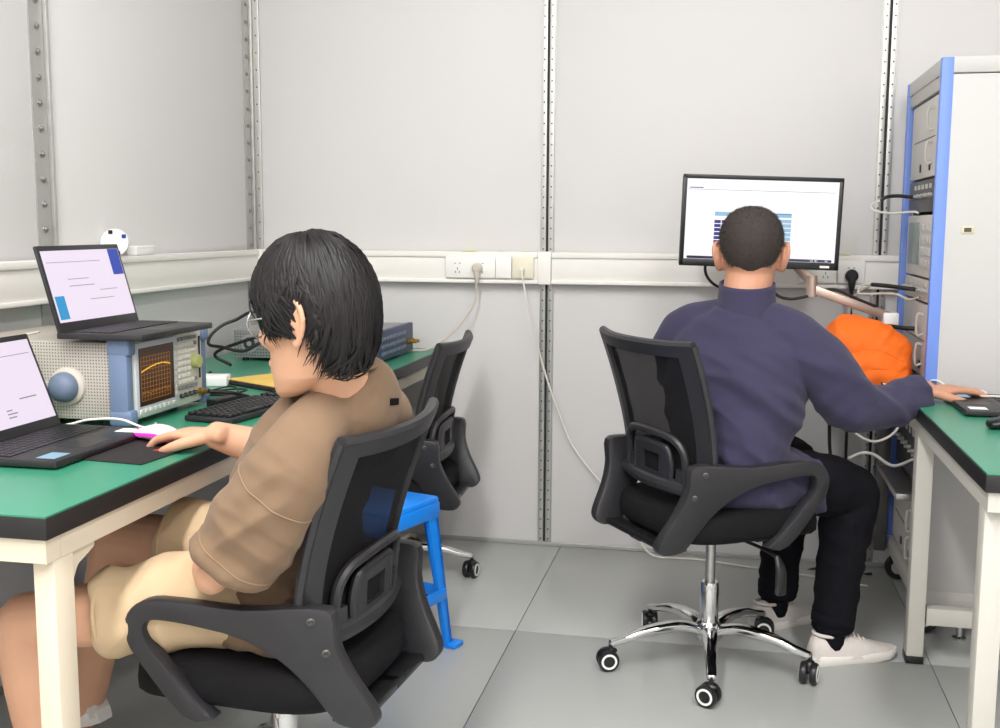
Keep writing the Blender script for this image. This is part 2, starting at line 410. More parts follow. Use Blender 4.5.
tag(G().bx(-.026, .026, -.044, .002, 0, .0012).build('sticky_note', M_sticky), 'yellow sticker on top of the trunking above the double socket', 'sticker').location = (-.985, YB-.012, 1.1503)
tag(G().bx(-.022, .022, -.044, .002, 0, .0012).build('sticky_note', M_sticky), 'yellow sticker on top of the trunking right of the monitor', 'sticker').location = (.388, YB-.012, 1.1503)
for x, l in ((-.862, 'small yellow sticker above the blank plate'), (-.77, 'small yellow sticker above the aged cream plate')):
    tag(G().bx(-.008, .008, -.04, .002, 0, .0012).build('sticky_note', M_sticky), l, 'sticker').location = (x, YB-.012, 1.1503)
def plug(x, z, m, label, path, r, mc, scale=1.0):
    t = thing('power_cable', label, 'cable', (x, YB-.062, z)); o = (x, YB-.062, z)
    G().lathe([(.018*scale, 0), (.02*scale, .006), (.019*scale, .022), (.012*scale, .03)], (0, 0, 0), (0, -1, 0)).limb([(0, -.016, -.004), (0, -.02, -.03*scale), (0, -.018, -.055*scale)], [.013*scale, .010*scale, .006]).build('plug', m, t)
    G().tube([np.array((x, YB-.08, z-.05*scale))-o]+[np.array(p)-np.array(o) for p in path], r, 8, 8).build('cord', mc, t); return t
plug(-.945, 1.088, M_cable_g, 'beige grey power cable hanging from the double socket to the green desk', [(-.955, 4.06, .96), (-1.0, 4.02, .88), (-1.06, 3.97, .815), (-1.12, 3.95, .783), (-1.2, 3.93, .781)], .0042, M_cable_g)
plug(.419, 1.078, M_cable_b, 'black plug and power cable hanging below the right end of the trunking', [(.42, 4.06, .95), (.425, 4.07, .7), (.43, 4.07, .3), (.45, 4.06, .0065), (.53, 4.02, .0065)], .0055, M_cable_b, 1.15)
t = thing('network_cable', 'thin white cable dropping from the cream plate down the wall and along the floor', 'cable', (-.77, YB-.066, 1.085)); o = np.array((-.77, YB-.066, 1.085))
G().box((0, -.008, 0), (.012, .02, .012), .002).build('connector', M_white, t)
G().tube([np.array(p)-o for p in [(-.77, 4.052, 1.083), (-.765, 4.04, 1.05), (-.745, 4.05, .95), (-.69, 4.10, .70), (-.62, 4.11, .50), (-.568, 4.11, .392), (-.442, 4.10, .241), (-.36, 4.08, .13), (-.27, 4.05, .02), (-.18, 4.06, .0045), (-.08, 4.06, .0045), (.13, 4.0, .0045), (.345, 3.94, .0045), (.5, 3.88, .0045)]], .0038, 8, 8).build('cord', M_cable_w, t)

# ------------------------------------------------------------------ desks
def desk(name, label, x0, x1, y0, y1, z, mbeige, hw, legy, bars):
    """bench: green mat on a thick black-edged top, steel frame with square legs"""
    cx, cy = (x0+x1)/2, (y0+y1)/2; t = thing(name, label, 'desk', (cx, cy, 0)); hx, hy = (x1-x0)/2, (y1-y0)/2
    top = G().bx(-hx, hx, -hy, hy, z-.04, z-.003, .0015).build('table_top', M_black_edge, t)
    G().bx(-hx+.002, hx-.002, -hy+.002, hy-.002, z-.003, z).build('desk_mat', M_green, top)
    f = G(); i = .008; ty = .042
    f.bx(-hx+i, hx-i, -hy+i, -hy+i+.04, z-.04-ty, z-.0401); f.bx(-hx+i, hx-i, hy-i-.04, hy-i, z-.04-ty, z-.0401)
    f.bx(-hx+i, -hx+i+.04, -hy+i+.0405, hy-i-.0405, z-.04-ty, z-.0401); f.bx(hx-i-.04, hx-i, -hy+i+.0405, hy-i-.0405, z-.04-ty, z-.0401)
    f.build('apron', mbeige, t)
    proto = None
    for sx in (-1, 1):
        for ly in legy:
            g = None
            if proto is None:
                proto = G().bx(-hw, hw, -.028, .028, .02, z-.0822, .003).build('leg', mbeige, t); leg = proto
            else: leg = at(proto, 'leg', (0, 0, 0), parent=t)
            put(leg, (sx*(hx-i-hw-.001), ly-cy, 0))
            fo = G().bx(-hw-.002, hw+.002, -.03, .03, 0, .024, .003).build('foot', M_plastic_s, leg)
    for yy in bars:
        G().bx(-hx+.06, hx-.06, yy-cy-.02, yy-cy+.02, .115, .165, .002).build('crossbar', mbeige, t)
    return t
ZL, ZR = .775, .755
dl = desk('work_desk', 'long green topped work desk with black edge along the left wall', XL+.062, -1.079, 1.543, 4.07, ZL, M_beige, .02, (1.60, 2.80, 4.0), (1.60, 4.0))
g = G().prism([(0, 0), (.075, 0), (.07, -.012), (.02, -.03), (0, -.06)], (0, 0, 0), (0, 1, 0), (0, 0, 1), .03)
put(g.build('gusset', M_beige, dl), (.371-.03, 1.629-2.8065, ZL-.0825))
dr = desk('work_desk', 'green topped work desk with black edge at the right, against the rack', .519, 1.32, 2.329, 3.36, ZR, M_beige2, .023, (2.39, 3.23), (3.23,))

# ------------------------------------------------------------------ office chairs
def bs(u, v):
    """backrest sheet: u -1..1 across, v 0..1 upwards; returns point and backward normal"""
    def P(u, v):
        lean = max(0, v-.18)
        return np.array((-.185-.115*lean**1.5+.04*u*u, u*(.206+.029*v+.006*math.sin(PI*v)), .505+.398*v+.006*abs(u)**3*v))
    p = P(u, v); a = P(u+.01, v)-P(u-.01, v); b = P(u, v+.01)-P(u, v-.01)
    return p, nrm(np.cross(b, a))*1.0
def chair(label, loc, ang, dz, star, recline=0, lever=True):
    t = thing('office_chair', label, 'chair', loc, ang, 'black mesh office chairs')
    # base: hub, five legs, casters
    hub = G().lathe([(.034, .075), (.04, .085), (.04, .115), (.03, .13)]).build('base_hub', M_chrome, t)
    legp = None; casp = None
    for k in range(5):
        a = star+2*PI*k/5; c, s_ = math.cos(a), math.sin(a)
        if legp is None:
            legp = G().limb([(.02, 0, .103), (.09, 0, .118), (.18, 0, .108), (.245, 0, .088), (.286, 0, .078)], [(.026, .014), (.023, .015), (.018, .014), (.015, .011), (.014, .009)], (0, 1, 0), 14, 5, ex=2.8).build('base_leg', M_chrome, t); lg = legp
        else: lg = at(legp, 'base_leg', (0, 0, 0), parent=t)
        put(lg, (0, 0, 0), (0, 0, a))
        ca = a+1.1+.5*k
        if casp is None:
            g = G().cyl((0, 0, .05), (0, 0, .082), .006)
            g.limb([(-.006, 0, .036), (.0, 0, .054), (.014, 0, .056)], [(.016, .012), (.016, .011), (.010, .006)], (0, 1, 0), 12, 4)
            casp = g.build('caster', M_plastic_s, t); cs = casp; wp = None
            for sy in (-1, 1):
                wg = G().lathe([(.012, -.009), (.028, -.009), (.0305, -.004), (.0305, .004), (.028, .009), (.012, .009)], (0, 0, 0), (0, 1, 0), 20)
                wh = wg.build('wheel', M_plastic_s, cs); put(wh, (-.008, sy*.014, .0305)); 
                rg = G().lathe([(.0165, .0085), (.0165, .0105), (.0225, .0105), (.0225, .0085)], (0, 0, 0), (0, sy, 0), 20); rr = rg.build('wheel_ring', M_white, cs); put(rr, (-.008, sy*.014, .0305))
        else:
            cs = at(casp, 'caster', (0, 0, 0), parent=t)
            for ch in list(casp.children): at(ch, ch.name.split('.')[0], ch.location[:], parent=cs)
        put(cs, (.288*c, .288*s_, 0), (0, 0, ca))
    G().lathe([(.027, .11), (.027, .235), (.024, .245)], n=20).build('gas_column', M_chrome, t)
    G().lathe([(.0145, .245), (.0145, .33+dz), (.02, .335+dz)], n=16).build('gas_piston', M_steel, t)
    up = bpy.data.objects.new('upper_frame', None)
    T = lambda o: put(o, (0, 0, dz))
    g = G().bx(-.1, .09, -.07, .07, .335, .372, .01).bx(-.25, .1, -.03, .03, .352, .374, .004); g.cyl((.13, 0, .31), (.13, 0, .36), .022)
    for s_ in (-1, 1): g.bx(.03, .085, min(0, s_*.17), max(0, s_*.17), .358, .374, .003); g.bx(-.255, -.19, min(0, s_*.17), max(0, s_*.17), .358, .374, .003)
    T(g.build('tilt_mechanism', M_plastic_s, t))
    if lever:
        T(G().tube([(.02, -.06, .352), (.04, -.17, .345), (.05, -.23, .335)], .005).limb([(.05, -.235, .335), (.053, -.25, .30), (.05, -.255, .24)], [(.008, .006), (.016, .008), (.018, .008)], (1, 0, 0), 12, 5).build('lever', M_plastic_s, t))
    # seat: rounded, waterfall front
    g = G()
    R = []
    for zz, sc in ((.374, .86), (.378, .95), (.392, .995), (.415, 1.0), (.44, .985), (.452, .94), (.458, .84), (.460, .6), (.459, .2)):
        r = []
        for j in range(48):
            a = 2*PI*j/48; c, s_ = math.cos(a), math.sin(a)
            x = .015+.24*sc*math.copysign(abs(c)**.5, c); y = .222*sc*math.copysign(abs(s_)**.5, s_)
            r.append((x, y, zz-(.03*max(0, (x-.12)/.14)**2)+(.006*(y/.24)**2 if zz > .43 else 0)))
        R.append(r)
    g.rings(R); T(g.build('seat', M_cushion, t, ang=60))
    # backrest
    rot = Matrix.Translation((-.19, 0, .45)) @ Matrix.Rotation(-recline, 4, 'Y') @ Matrix.Translation((.19, 0, -.45))
    g = G()
    g.slab(bs, -1, -.80, 0, 1, .024, 3, 14); g.slab(bs, .80, 1, 0, 1, .024, 3, 14); g.slab(bs, -.80, .80, .935, 1, .024, 12, 2); g.slab(bs, -.80, .80, 0, .075, .026, 12, 2)
    path = [bs(u, 1)[0] for u in np.linspace(-1, 1, 9)]; g.tube(path, .0125, 8, 3)
    for u in (-1, 1): g.tube([bs(u, v)[0] for v in np.linspace(0, 1, 9)], .0115, 8, 3)
    g.tube([bs(u, .03)[0]+bs(u, .03)[1]*.012 for u in np.linspace(-1.02, 1.02, 9)], .021, 10, 3)
    br = g.build('backrest', M_plastic, t, fix=False); br.matrix_local = Matrix.Translation((0, 0, dz)) @ rot
    G().slab(bs, -.81, .81, .06, .94, .003, 12, 12).build('backrest_mesh', M_mesh, br, ang=60)
    g = G(); off = .016
    P_ = lambda u, v: (lambda p, n: p+n*off)(*bs(u, v))
    g.tube([P_(*q) for q in [(-.66, .05), (-.66, .16), (-.62, .28), (-.50, .355), (-.25, .385), (.25, .385), (.50, .355), (.62, .28), (.66, .16), (.66, .05)]], .011, 8, 5)
    g.tube([P_(*q) for q in [(-.40, .05), (-.41, .16), (-.36, .27), (-.24, .30), (.24, .30), (.36, .27), (.41, .16), (.40, .05)]], .009, 8, 5)
    for a, b, c, d in ((-.38, -.20, .05, .29), (.20, .38, .05, .29), (-.22, .22, .235, .30), (-.22, .22, .05, .10)): g.slab(bs, a, b, c, d, .012, 4, 4, off)
    for sg in (-1, 1): g.slab(bs, sg*.52, sg*.66, .05, .16, .012, 2, 3, off)
    g.build('lumbar_support', M_plastic, br, fix=False)
    G().slab(bs, -.21, .21, .09, .24, .004, 4, 4, off-.006).build('lumbar_pad', M_cushion, br)
    # arms: open loop plate, bolted to backrest and seat
    poly = [(-.222, .592), (-.17, .600), (-.05, .588), (.08, .594), (.15, .592), (.192, .572), (.212, .538), (.210, .505), (.19, .468), (.095, .358), (.03, .358), (.052, .382), (.15, .488), (.166, .518), (.162, .541), (.138, .553), (.06, .549), (-.04, .528), (-.11, .488), (-.155, .438), (-.195, .375), (-.215, .358), (-.262, .356), (-.285, .372), (-.283, .40), (-.245, .47), (-.225, .53)]
    for sgn in (1, -1):
        g = G(); g.prism([tuple(q) for q in catmull([(x*.92 if x > 0 else x, z) for x, z in poly], 3, True)], (0, 0, 0), (1, 0, 0), (0, 0, 1), .036, .007)
        g.v = [(x, y+sgn*(.216+.03*min(1, max(0, (x+.2)/.3))-.05*min(1, max(0, (.56-z)/.2))*(1 if x < 0 else .5)), z) for x, y, z in g.v]
        ar = T(g.build('armrest', M_plastic, t))
        for bx_, bz in ((-.182, .576), (-.206, .516)):
            b = G().lathe([(.008, 0), (.008, .004), (.005, .006), (.003, .002)], (0, 0, 0), (-.45, sgn*.9, 0), 10).build('bolt', M_screw_d, ar); put(b, (bx_, sgn*((.216 if bz > .55 else .205)+.0185), bz))
    return t
chairB = chair('black mesh office chair under the man in the navy jacket', (-.033, 3.078, 0), math.radians(35), .043, math.radians(-87-35))
chairA = chair('black mesh office chair under the young man in the taupe shirt', (-.885, 2.035, 0), math.radians(175.3), -.037, math.radians(20), .035)
chairE = chair('empty black mesh office chair tucked under the green desk behind the blue stool', (-1.15, 3.60, 0), math.radians(182), -.047, math.radians(-182+18), 0)

# ------------------------------------------------------------------ blue stool
def stool():
    t = thing('plastic_stool', 'bright blue plastic stool behind the young man', 'stool', (-.975, 2.95, 0), math.radians(71-90))
    G().box((0, 0, .452), (.25, .25, .022), .009).bx(-.126, .126, -.126, .126, .40, .446, .004).build('seat', M_bluestool, t)
    leg = None
    for sx in (-1, 1):
        for sy in (-1, 1):
            g = G(); r0, r1 = .121, .152
            for k in range(2):
                # L-shaped leg: one flange along each side
                for zt, zb in ((.41, .0),):
                    A = []
                    for zz, rr, wd in ((zt, r0, .05), (.2, .137, .036), (zb, r1, .026)):
                        e = (sx*rr, sy*rr)
                        if k == 0: A.append([(e[0], e[1], zz), (e[0]-sx*wd, e[1], zz), (e[0]-sx*wd, e[1]-sy*.012, zz), (e[0], e[1]-sy*.012, zz)])
                        else: A.append([(e[0], e[1], zz), (e[0], e[1]-sy*wd, zz), (e[0]-sx*.012, e[1]-sy*wd, zz), (e[0]-sx*.012, e[1], zz)])
                    g.rings(A)
            g.box((sx*.152, sy*.152, .008), (.05, .05, .016), .006)
            g.build('leg', M_bluestool, t)
    for s_ in (-1, 1):
        G().bx(-.135, .135, s_*.139-.005, s_*.139+.005, .15, .185, .003).build('stretcher', M_bluestool, t)
        G().bx(s_*.139-.005, s_*.139+.005, -.135, .135, .15, .185, .003).build('stretcher', M_bluestool, t)
    return t
stool()
# ------------------------------------------------------------------ people
from mathutils.bvhtree import BVHTree
def xf(g, M):
    M = np.array(M); g.v = [tuple(M[:3, :3] @ np.array(p)+M[:3, 3]) for p in g.v]; return g
def frame(o, f, up=(0, 0, 1), s=1.0):
    """matrix: x = forward f, z close to up, at o, scaled"""
    x = nrm(f); y = nrm(np.cross(up, x)); z = np.cross(x, y)
    s = s if isinstance(s, tuple) else (s, s, s); M = np.eye(4); M[:3, 0] = x*s[0]; M[:3, 1] = y*s[1]; M[:3, 2] = z*s[2]; M[:3, 3] = o; return M
HR = [(-.122, .088, .052, .020), (-.112, .094, .02, .036), (-.09, .095, -.035, .051), (-.06, .094, -.066, .060), (-.03, .093, -.083, .067), (0, .094, -.094, .073), (.03, .097, -.100, .077), (.06, .095, -.100, .077), (.085, .085, -.09, .069), (.105, .065, -.072, .055), (.119, .036, -.045, .034), (.125, .012, -.02, .013)]
def head_geo(M):
    g = G(); R = []
    for z, fx, bx_, hw in HR:
        cx, rx = (fx+bx_)/2, (fx-bx_)/2
        R.append([(cx+rx*math.copysign(abs(math.cos(a))**.92, math.cos(a)), hw*math.copysign(abs(math.sin(a))**.92, math.sin(a)), z) for a in np.linspace(0, 2*PI, 33)[:-1]])
    g.rings(R)
    g.limb([(.09, 0, .028), (.103, 0, .0), (.113, 0, -.022), (.108, 0, -.032)], [.008, .009, .012, .011], n=12)         # nose
    for s_ in (-1, 1):
        g.limb([(.102, s_*.012, -.03), (.1, s_*.013, -.031)], [.008, .008], n=10)
        g.limb([(.082, s_*.015, .033), (.088, s_*.03, .036), (.074, s_*.052, .03)], [.008, .009, .007], n=10)         # brow
        g.limb([(.07, s_*.04, -.025), (.055, s_*.055, -.022)], [.02, .018], n=12)                                     # cheekbone
        # ear: rim and lobe
        g.tube([(.004, s_*.072, -.028), (-.008, s_*.083, -.036), (-.024, s_*.09, -.018), (-.034, s_*.096, .008), (-.026, s_*.094, .030), (-.008, s_*.086, .034), (.004, s_*.076, .022)], .0055, 8, 5)
        g.limb([(-.004, s_*.075, -.026), (-.014, s_*.083, -.004), (-.016, s_*.086, .020)], [(.006, .014), (.007, .019), (.006, .017)], (0, 1, 0), 12)
        g.limb([(-.003, s_*.074, -.03), (-.006, s_*.08, -.036)], [.008, .007], n=10)
    g.limb([(.093, -.022, -.066), (.1, 0, -.063), (.093, .022, -.066)], [.004, .006, .004], (0, 0, 1), 10)              # lips
    g.limb([(.091, -.02, -.077), (.098, 0, -.078), (.091, .02, -.077)], [.004, .0065, .004], (0, 0, 1), 10)
    return xf(g, M)
def hand_geo(wrist, d, palm, thumb, curl=(.35, .4, .3), spread=.06, s=1.0, tcurl=.35, straight=None):
    """palm, four fingers of three bones, thumb off the side of the palm near its base; d = pointing, palm = palm-side normal, thumb = +-1"""
    d = nrm(d); n = nrm(np.array(palm)-d*np.dot(palm, d)); w_ = np.cross(n, d)*thumb; g = G(); wrist = np.array(wrist, float)
    P = lambda a, b, c: wrist+s*(d*a+w_*b+n*c)
    g.limb([P(-.03, 0, 0), P(.0, 0, 0), P(.04, .002, .001), P(.075, 0, -.001), P(.092, 0, 0)], [(.026*s, .019*s), (.027*s, .018*s), (.038*s, .0155*s), (.041*s, .0135*s), (.039*s, .011*s)], w_, 18, 5, .5, 2.4)
    L = [(.044, .026, .020), (.050, .030, .022), (.046, .028, .021), (.036, .021, .019)]; off = (.031, .0105, -.010, -.030); base = (.088, .092, .088, .080)
    for i in range(4):
        a = 0; p = P(base[i]-.012, off[i], 0); pts = [p]; sp = off[i]/.03*spread; k = 1 if straight is None else straight[i]
        q = P(base[i], off[i], -.001); pts.append(q)
        for ln, c in zip(L[i], curl):
            a += c*k; dd = (d*math.cos(a)+n*math.sin(a))*math.cos(sp)+w_*math.sin(sp); q = q+s*dd*ln; pts.append(q)
        r = (.0098, .0096, .0088, .0082)[i] if i else .0095
        g.limb(pts, [r*1.02*s*m for m in (1.0, 1.08, .98, .9, .74)], w_, 12, 4)
    t0 = P(.012, .022, .004); t1 = P(.042, .052, .010+.01*tcurl); t2 = P(.072, .060, .016+.02*tcurl); t3 = P(.095, .058, .020+.025*tcurl)
    g.limb([t0, t1, t2, t3], [.015*s, .0125*s, .0105*s, .008*s], n, 12, 4)
    return g
def join(a, *bs):
    for b in bs: a.add(b.v, b.f)
    return a
def finish(me, name, m, root, o):
    c = coords(me); setco(me, c-np.array(o)); return link(name, me, m, root, 0 if False else 180)
def shoe(root, o, heel, f, pitch, m_up, label):
    """trainer: sole, knit upper, opening, laces; heel = floor point of the heel, f = toe direction"""
    sole = G(); R = []
    prof = [(-.002, .020, .0), (.02, .033, 0), (.07, .034, 0), (.13, .034, 0), (.19, .043, 0), (.235, .040, .004), (.262, .026, .010), (.274, .010, .016)]
    ring = [(x, y, z) for x, y, z in prof]
    def outline(sc, dz, top):
        return [(x+(sc-1)*.0, y*sc, (z if not top else 0)+dz) for x, y, z in ring]+[(x, -y*sc, (z if not top else 0)+dz) for x, y, z in ring[::-1]]
    sole.rings([outline(.92, 0, False), outline(1.04, .008, False), outline(1.06, .024, True), outline(.98, .030, True)])
    up = G(); Q = []
    for x, w_, h in [(.0, .022, .060), (.012, .031, .085), (.04, .034, .092), (.075, .035, .090), (.115, .036, .082), (.15, .039, .068), (.19, .042, .054), (.23, .039, .043), (.255, .028, .036), (.268, .014, .030)]:
        Q.append([(x, w_*math.copysign(abs(math.cos(a))**.8, math.cos(a)), .016+(h-.016)*max(0, math.sin(a))**.8 if math.sin(a) > 0 else .016) for a in np.linspace(0, 2*PI, 25)[:-1]])
    up.rings(Q)
    rot = Matrix(np.array(frame((0, 0, 0), (*nrm(f)[:2]*math.cos(pitch), -math.sin(pitch)))))
    t = up.build('shoe', m_up, root, ang=60); M = Matrix(rot); M.translation = V(np.array(heel)-np.array(o)); t.matrix_local = M; t['label'] = label
    sole.build('sole', M_sole, t, ang=50)
    lc = G()
    for k in range(5):
        x = .112+.017*k; h = .090-.0085*k-.0015*k; lc.tube([(x, -.022, h-.012), (x+.004, -.008, h+.001), (x+.008, .008, h+.001), (x+.012, .022, h-.014)], .0028, 6, 4)
    lc.tube([(.112, 0, .092), (.10, .03, .094), (.115, .045, .08), (.125, .02, .088), (.112, 0, .092)], .0024, 6, 5); lc.build('laces', m_up, t)
    G().tube([(.052+.041*math.cos(a), .031*math.sin(a), .086-.004*math.cos(a)) for a in np.linspace(0, 2*PI, 17)[:-1]], .0055, 6, 3, True).build('collar', m_up, t, ang=180)
    return t
def strands(M, n, crown, emin, lift, width, seg=7, seed=1, jitter=.012):
    """hair locks combed from the crown over an egg-shaped scalp"""
    rnd = random.Random(seed); g = G(); C = np.array((-.002, 0, .018)); A = np.array((.104, .081, .108))
    def P(az, e, h):
        c, s_ = math.cos(e), math.sin(e); q = np.array((c*math.cos(az), c*math.sin(az), s_))
        if e < 0: q = np.array(((1-.18*s_*s_)*c**.55*math.cos(az), c**.55*math.sin(az), s_*1.12))
        return C+(A+h)*q
    for i in range(n):
        az = rnd.uniform(-PI, PI); e1 = emin(az)+rnd.gauss(0, .07); e0 = rnd.uniform(max(e1+.35, .15), 1.5) if rnd.random() < .75 else rnd.uniform(e1+.25, 1.4)
        sw = rnd.gauss(.05, .3); h0 = lift(az)*rnd.uniform(.5, 1.25); wd = width*rnd.uniform(.6, 1.3); R = []
        pts = []
        for k in range(seg+1):
            t = k/seg; e = e0+(e1-e0)*t; a = az+sw*t*t+(.25*math.sin(3*t+i)*.15)
            h = h0*(.75+.5*math.sin(PI*min(1, t*.9+.1)))*(1-.55*t**4)
            pts.append(P(a, e, h))
        for k, p in enumerate(pts):
            T = nrm(pts[min(k+1, seg)]-pts[max(k-1, 0)]); out = nrm((p-C)/A**2); b = nrm(np.cross(T, out)); out = np.cross(b, T)
            q = wd*(math.sin(PI*min(1, .25+.75*k/seg*.999))**.6 if k < seg else .05); q = max(q, .0004)
            R.append([p+b*q, p+out*q*.55, p-b*q, p-out*q*.5])
        g.rings(R)
    return xf(g, M), P

def person_a():
    o = np.array((-.88, 2.0, 0)); root = thing('person', 'person with thick black hair, taupe t-shirt and beige shorts, one hand on the mouse', 'person', o)
    f = nrm((-.985, .12, 0)); l = nrm((-.12, -.985, 0)); back = -f
    lt = nrm((.0, -1, -.03)); hf = nrm((-.975, .17, -.10)); HM = frame((-.730, 1.85, 1.080), hf, (-.04, 0, 1), (.98, .97, 1.12))
    Lsh, Lel, Lwr = (-.745, 1.795, .84), (-.915, 1.79, .605), (-.985, 1.97, .59)
    Rsh, Rel, Rwr = (-.70, 2.09, .86), (-.88, 2.185, .735), (-1.05, 2.082, .812)
    Lhip, Lkn, Lan = (-.90, 1.955, .51), (-1.335, 1.825, .478), (-1.315, 1.84, .10)
    Rhip, Rkn, Ran = (-.89, 2.105, .52), (-1.325, 2.155, .555), (-1.452, 2.222, .155)
    b = G()
    b.limb([(-.88, 2.03, .50), (-.84, 2.015, .62), (-.79, 1.985, .75), (-.745, 1.955, .84), (-.71, 1.935, .88)], [(.13, .095), (.12, .075), (.13, .075), (.13, .065), (.08, .05)], l, 24)
    b.limb([(-.70, 1.93, .88), (-.70, 1.91, .945), (-.715, 1.875, 1.0), (-.725, 1.855, 1.05)], [(.06, .058), (.056, .057), (.055, .058), (.056, .06)], l, 20)
    join(b, head_geo(HM))
    b.limb([Lsh, (-.82, 1.79, .73), Lel], [.046, .04, .031], l); b.limb([Lel, (-.955, 1.87, .60), Lwr], [.031, .036, .027], (0, 0, 1))
    b.limb([Rsh, (-.80, 2.145, .80), Rel], [.046, .043, .039], l); b.limb([Rel, (-.95, 2.135, .772), Rwr], [.04, .042, (.029, .024)], (0, 0, 1))
    join(b, hand_geo(Lwr, (-.7, .35, -.35), (.1, .2, -1), -1, s=.98), hand_geo(Rwr, (-.94, .30, -.08), (-.1, 0, -1), -1, curl=(.22, .38, .3), s=1.0, spread=.05))
    b.limb([Lhip, (-1.1, 1.875, .5), Lkn], [.075, .068, .054], l); b.limb([Lkn, (-1.325, 1.83, .36), (-1.315, 1.835, .22), Lan], [.055, .056, .045, .036], l)
    b.limb([Rhip, (-1.09, 2.115, .55), Rkn], [.075, .068, .054], l); b.limb([Rkn, (-1.365, 2.18, .44), (-1.42, 2.205, .27), Ran], [.055, .057, .045, .037], l)
    b.limb([Lan, (-1.33, 1.84, .04), (-1.37, 1.835, .036)], [.034, .027, .02], l); b.limb([Ran, (-1.475, 2.225, .09), (-1.52, 2.235, .05)], [.036, .034, .03], l)
    finish(remesh(b, .0036, 5), 'body', M_skinA, root, o)
    # t-shirt
    g = G()
    g.limb([(-.885, 2.03, .45), (-.875, 2.03, .53), (-.855, 2.02, .63), (-.82, 2.005, .74), (-.785, 1.99, .82), (-.738, 1.97, .88), (-.70, 1.945, .925), (-.70, 1.920, .966)], [(.165, .14), (.165, .13), (.165, .118), (.172, .108), (.17, .104), (.15, .098), (.108, .088), (.074, .072)], l, 32, 6, .3, 2.3)
    g.limb([(-.712, 1.90, .918), (-.728, 1.85, .888), Lsh, (-.793, 1.785, .76), (-.868, 1.785, .642)], [.05, .058, .068, (.074, .076), (.072, .080)], l, 24, 6, .12)
    g.limb([(-.70, 1.97, .905), (-.695, 2.03, .885), Rsh, (-.775, 2.135, .81), (-.835, 2.16, .77)], [.05, .066, .076, .08, .083], l, 24, 6, .12)
    me = remesh(g, .0055, 8); A = np.array([[2.0, 1.2, 3.0], [9, 4, 13], [-3, 4, 2.5]])
    wrinkle(me, .009, A, lambda c: np.clip((.95-c[:, 2])*6, 0, 1)); wrinkle(me, .0065, np.array([[3, 2, -2], [11, -5, -14], [4, 5, 3]]), lambda c: np.clip((.92-c[:, 2])*5, 0, 1))
    sh = finish(me, 't_shirt', M_shirt, root, o)
    def hem(p, q, r, mm, host):
        T = nrm(np.array(q)-np.array(p)); u = nrm(l-T*(l@T)); v = np.cross(T, u)
        G().tube([np.array(q)+r*(math.cos(a)*u+.9*math.sin(a)*v) for a in np.linspace(0, 2*PI, 17)[:-1]], .0045, 6, 3, True).build('hem', mm, host, o, ang=180)
    bv = BVHTree.FromPolygons([tuple(c+o) for c in coords(me)], [tuple(p.vertices) for p in me.polygons])
    def surf_ring(c, ax, r, name, th=.0016, m=M_seam):
        T = nrm(ax); u = nrm(l-T*(l@T)); v = np.cross(T, u); pts = []
        for a in np.linspace(0, 2*PI, 41)[:-1]:
            d_ = math.cos(a)*u+math.sin(a)*v; hit = bv.ray_cast(V(np.array(c)+d_*.115), V(-d_), .09)
            if hit[0] is not None: pts.append(np.array(hit[0])+d_*th*.3)
        G().tube(pts, th, 6, 2, True).build(name, m, sh, o, ang=180)
    G().tube([np.array((-.705, 1.905, .982))+.0635*math.cos(a)*l+.0625*math.sin(a)*np.array((.98, 0, .16)) for a in np.linspace(0, 2*PI, 25)[:-1]], .0075, 8, 2, True).build('collar', M_shirt, sh, o, ang=180)
    surf_ring((-.772, 1.786, .772), (-.6, 0, -.8), .1, 'sleeve_seam'); surf_ring((-.857, 1.785, .658), (-.6, 0, -.8), .1, 'sleeve_hem')
    p, n_, *_ = bv.find_nearest(V((-.58, 1.94, .92))); n_ = V(n_)
    M = Matrix(frame(np.array(p)+np.array(n_)*.0015-o, n_, (0, .12, 1)))
    pt = G().box((0, 0, 0), (.003, .036, .013), .001).build('fabric_label', M_pants, sh); pt.matrix_local = M
    # shorts
    g = G()
    g.limb([(-.85, 2.03, .48), (-.90, 2.03, .51), (-.96, 2.03, .52)], [(.165, .075), (.17, .09), (.15, .085)], l, 24)
    g.limb([Lhip, (-1.02, 1.91, .515), (-1.10, 1.883, .505), (-1.18, 1.862, .493)], [.092, .092, .086, .084], l, 24, 6, .12)
    g.limb([Rhip, (-1.0, 2.11, .55), (-1.07, 2.12, .562), (-1.165, 2.132, .572)], [.092, .09, .086, .084], l, 24, 6, .12)
    me = remesh(g, .0055, 7); wrinkle(me, .008, np.array([[10, 3, 4], [4, 8, -3], [-3, 3, 9]])); finish(me, 'shorts', M_shorts, root, o)
    for q, d, r in (((-1.172, 1.864, .494), (-.97, -.2, -.12), .086), ((-1.156, 2.129, .572), (-.985, .14, .06), .086)): hem(np.array(q)-np.array(d), q, r, M_shorts, root)
    shoe(root, o, (-1.27, 1.845, .0), (-1, -.06), 0, M_shoe, 'pale trainer of the nearer foot'); shoe(root, o, (-1.415, 2.215, .085), (-.97, .22), .32, M_shoe, 'pale trainer of the further foot')
    # hair
    def emin(a):
        a = abs(a)
        return .10 if a < .7 else (.10-.42*(a-.7)/.5 if a < 1.2 else (-.28 if a < 1.42 else (.0 if a < 1.9 else (-.15-.80*(min(a, 2.5)-1.9)/.6))))
    lift = lambda a: .014+.003*max(0, -math.cos(a))
    hg, P = strands(HM, 4200, None, emin, lift, .0030, seed=3)
    cap = G(); R = []
    for k in range(13):
        r = []
        for j in range(40):
            a = -PI+2*PI*j/40; e = 1.52+(emin(a)-.02-1.52)*k/12; r.append(P(a, e, lift(a)*.82*(1-.5*(k/12)**5)))
        R.append(r)
    cap.rings(R); xf(cap, HM)
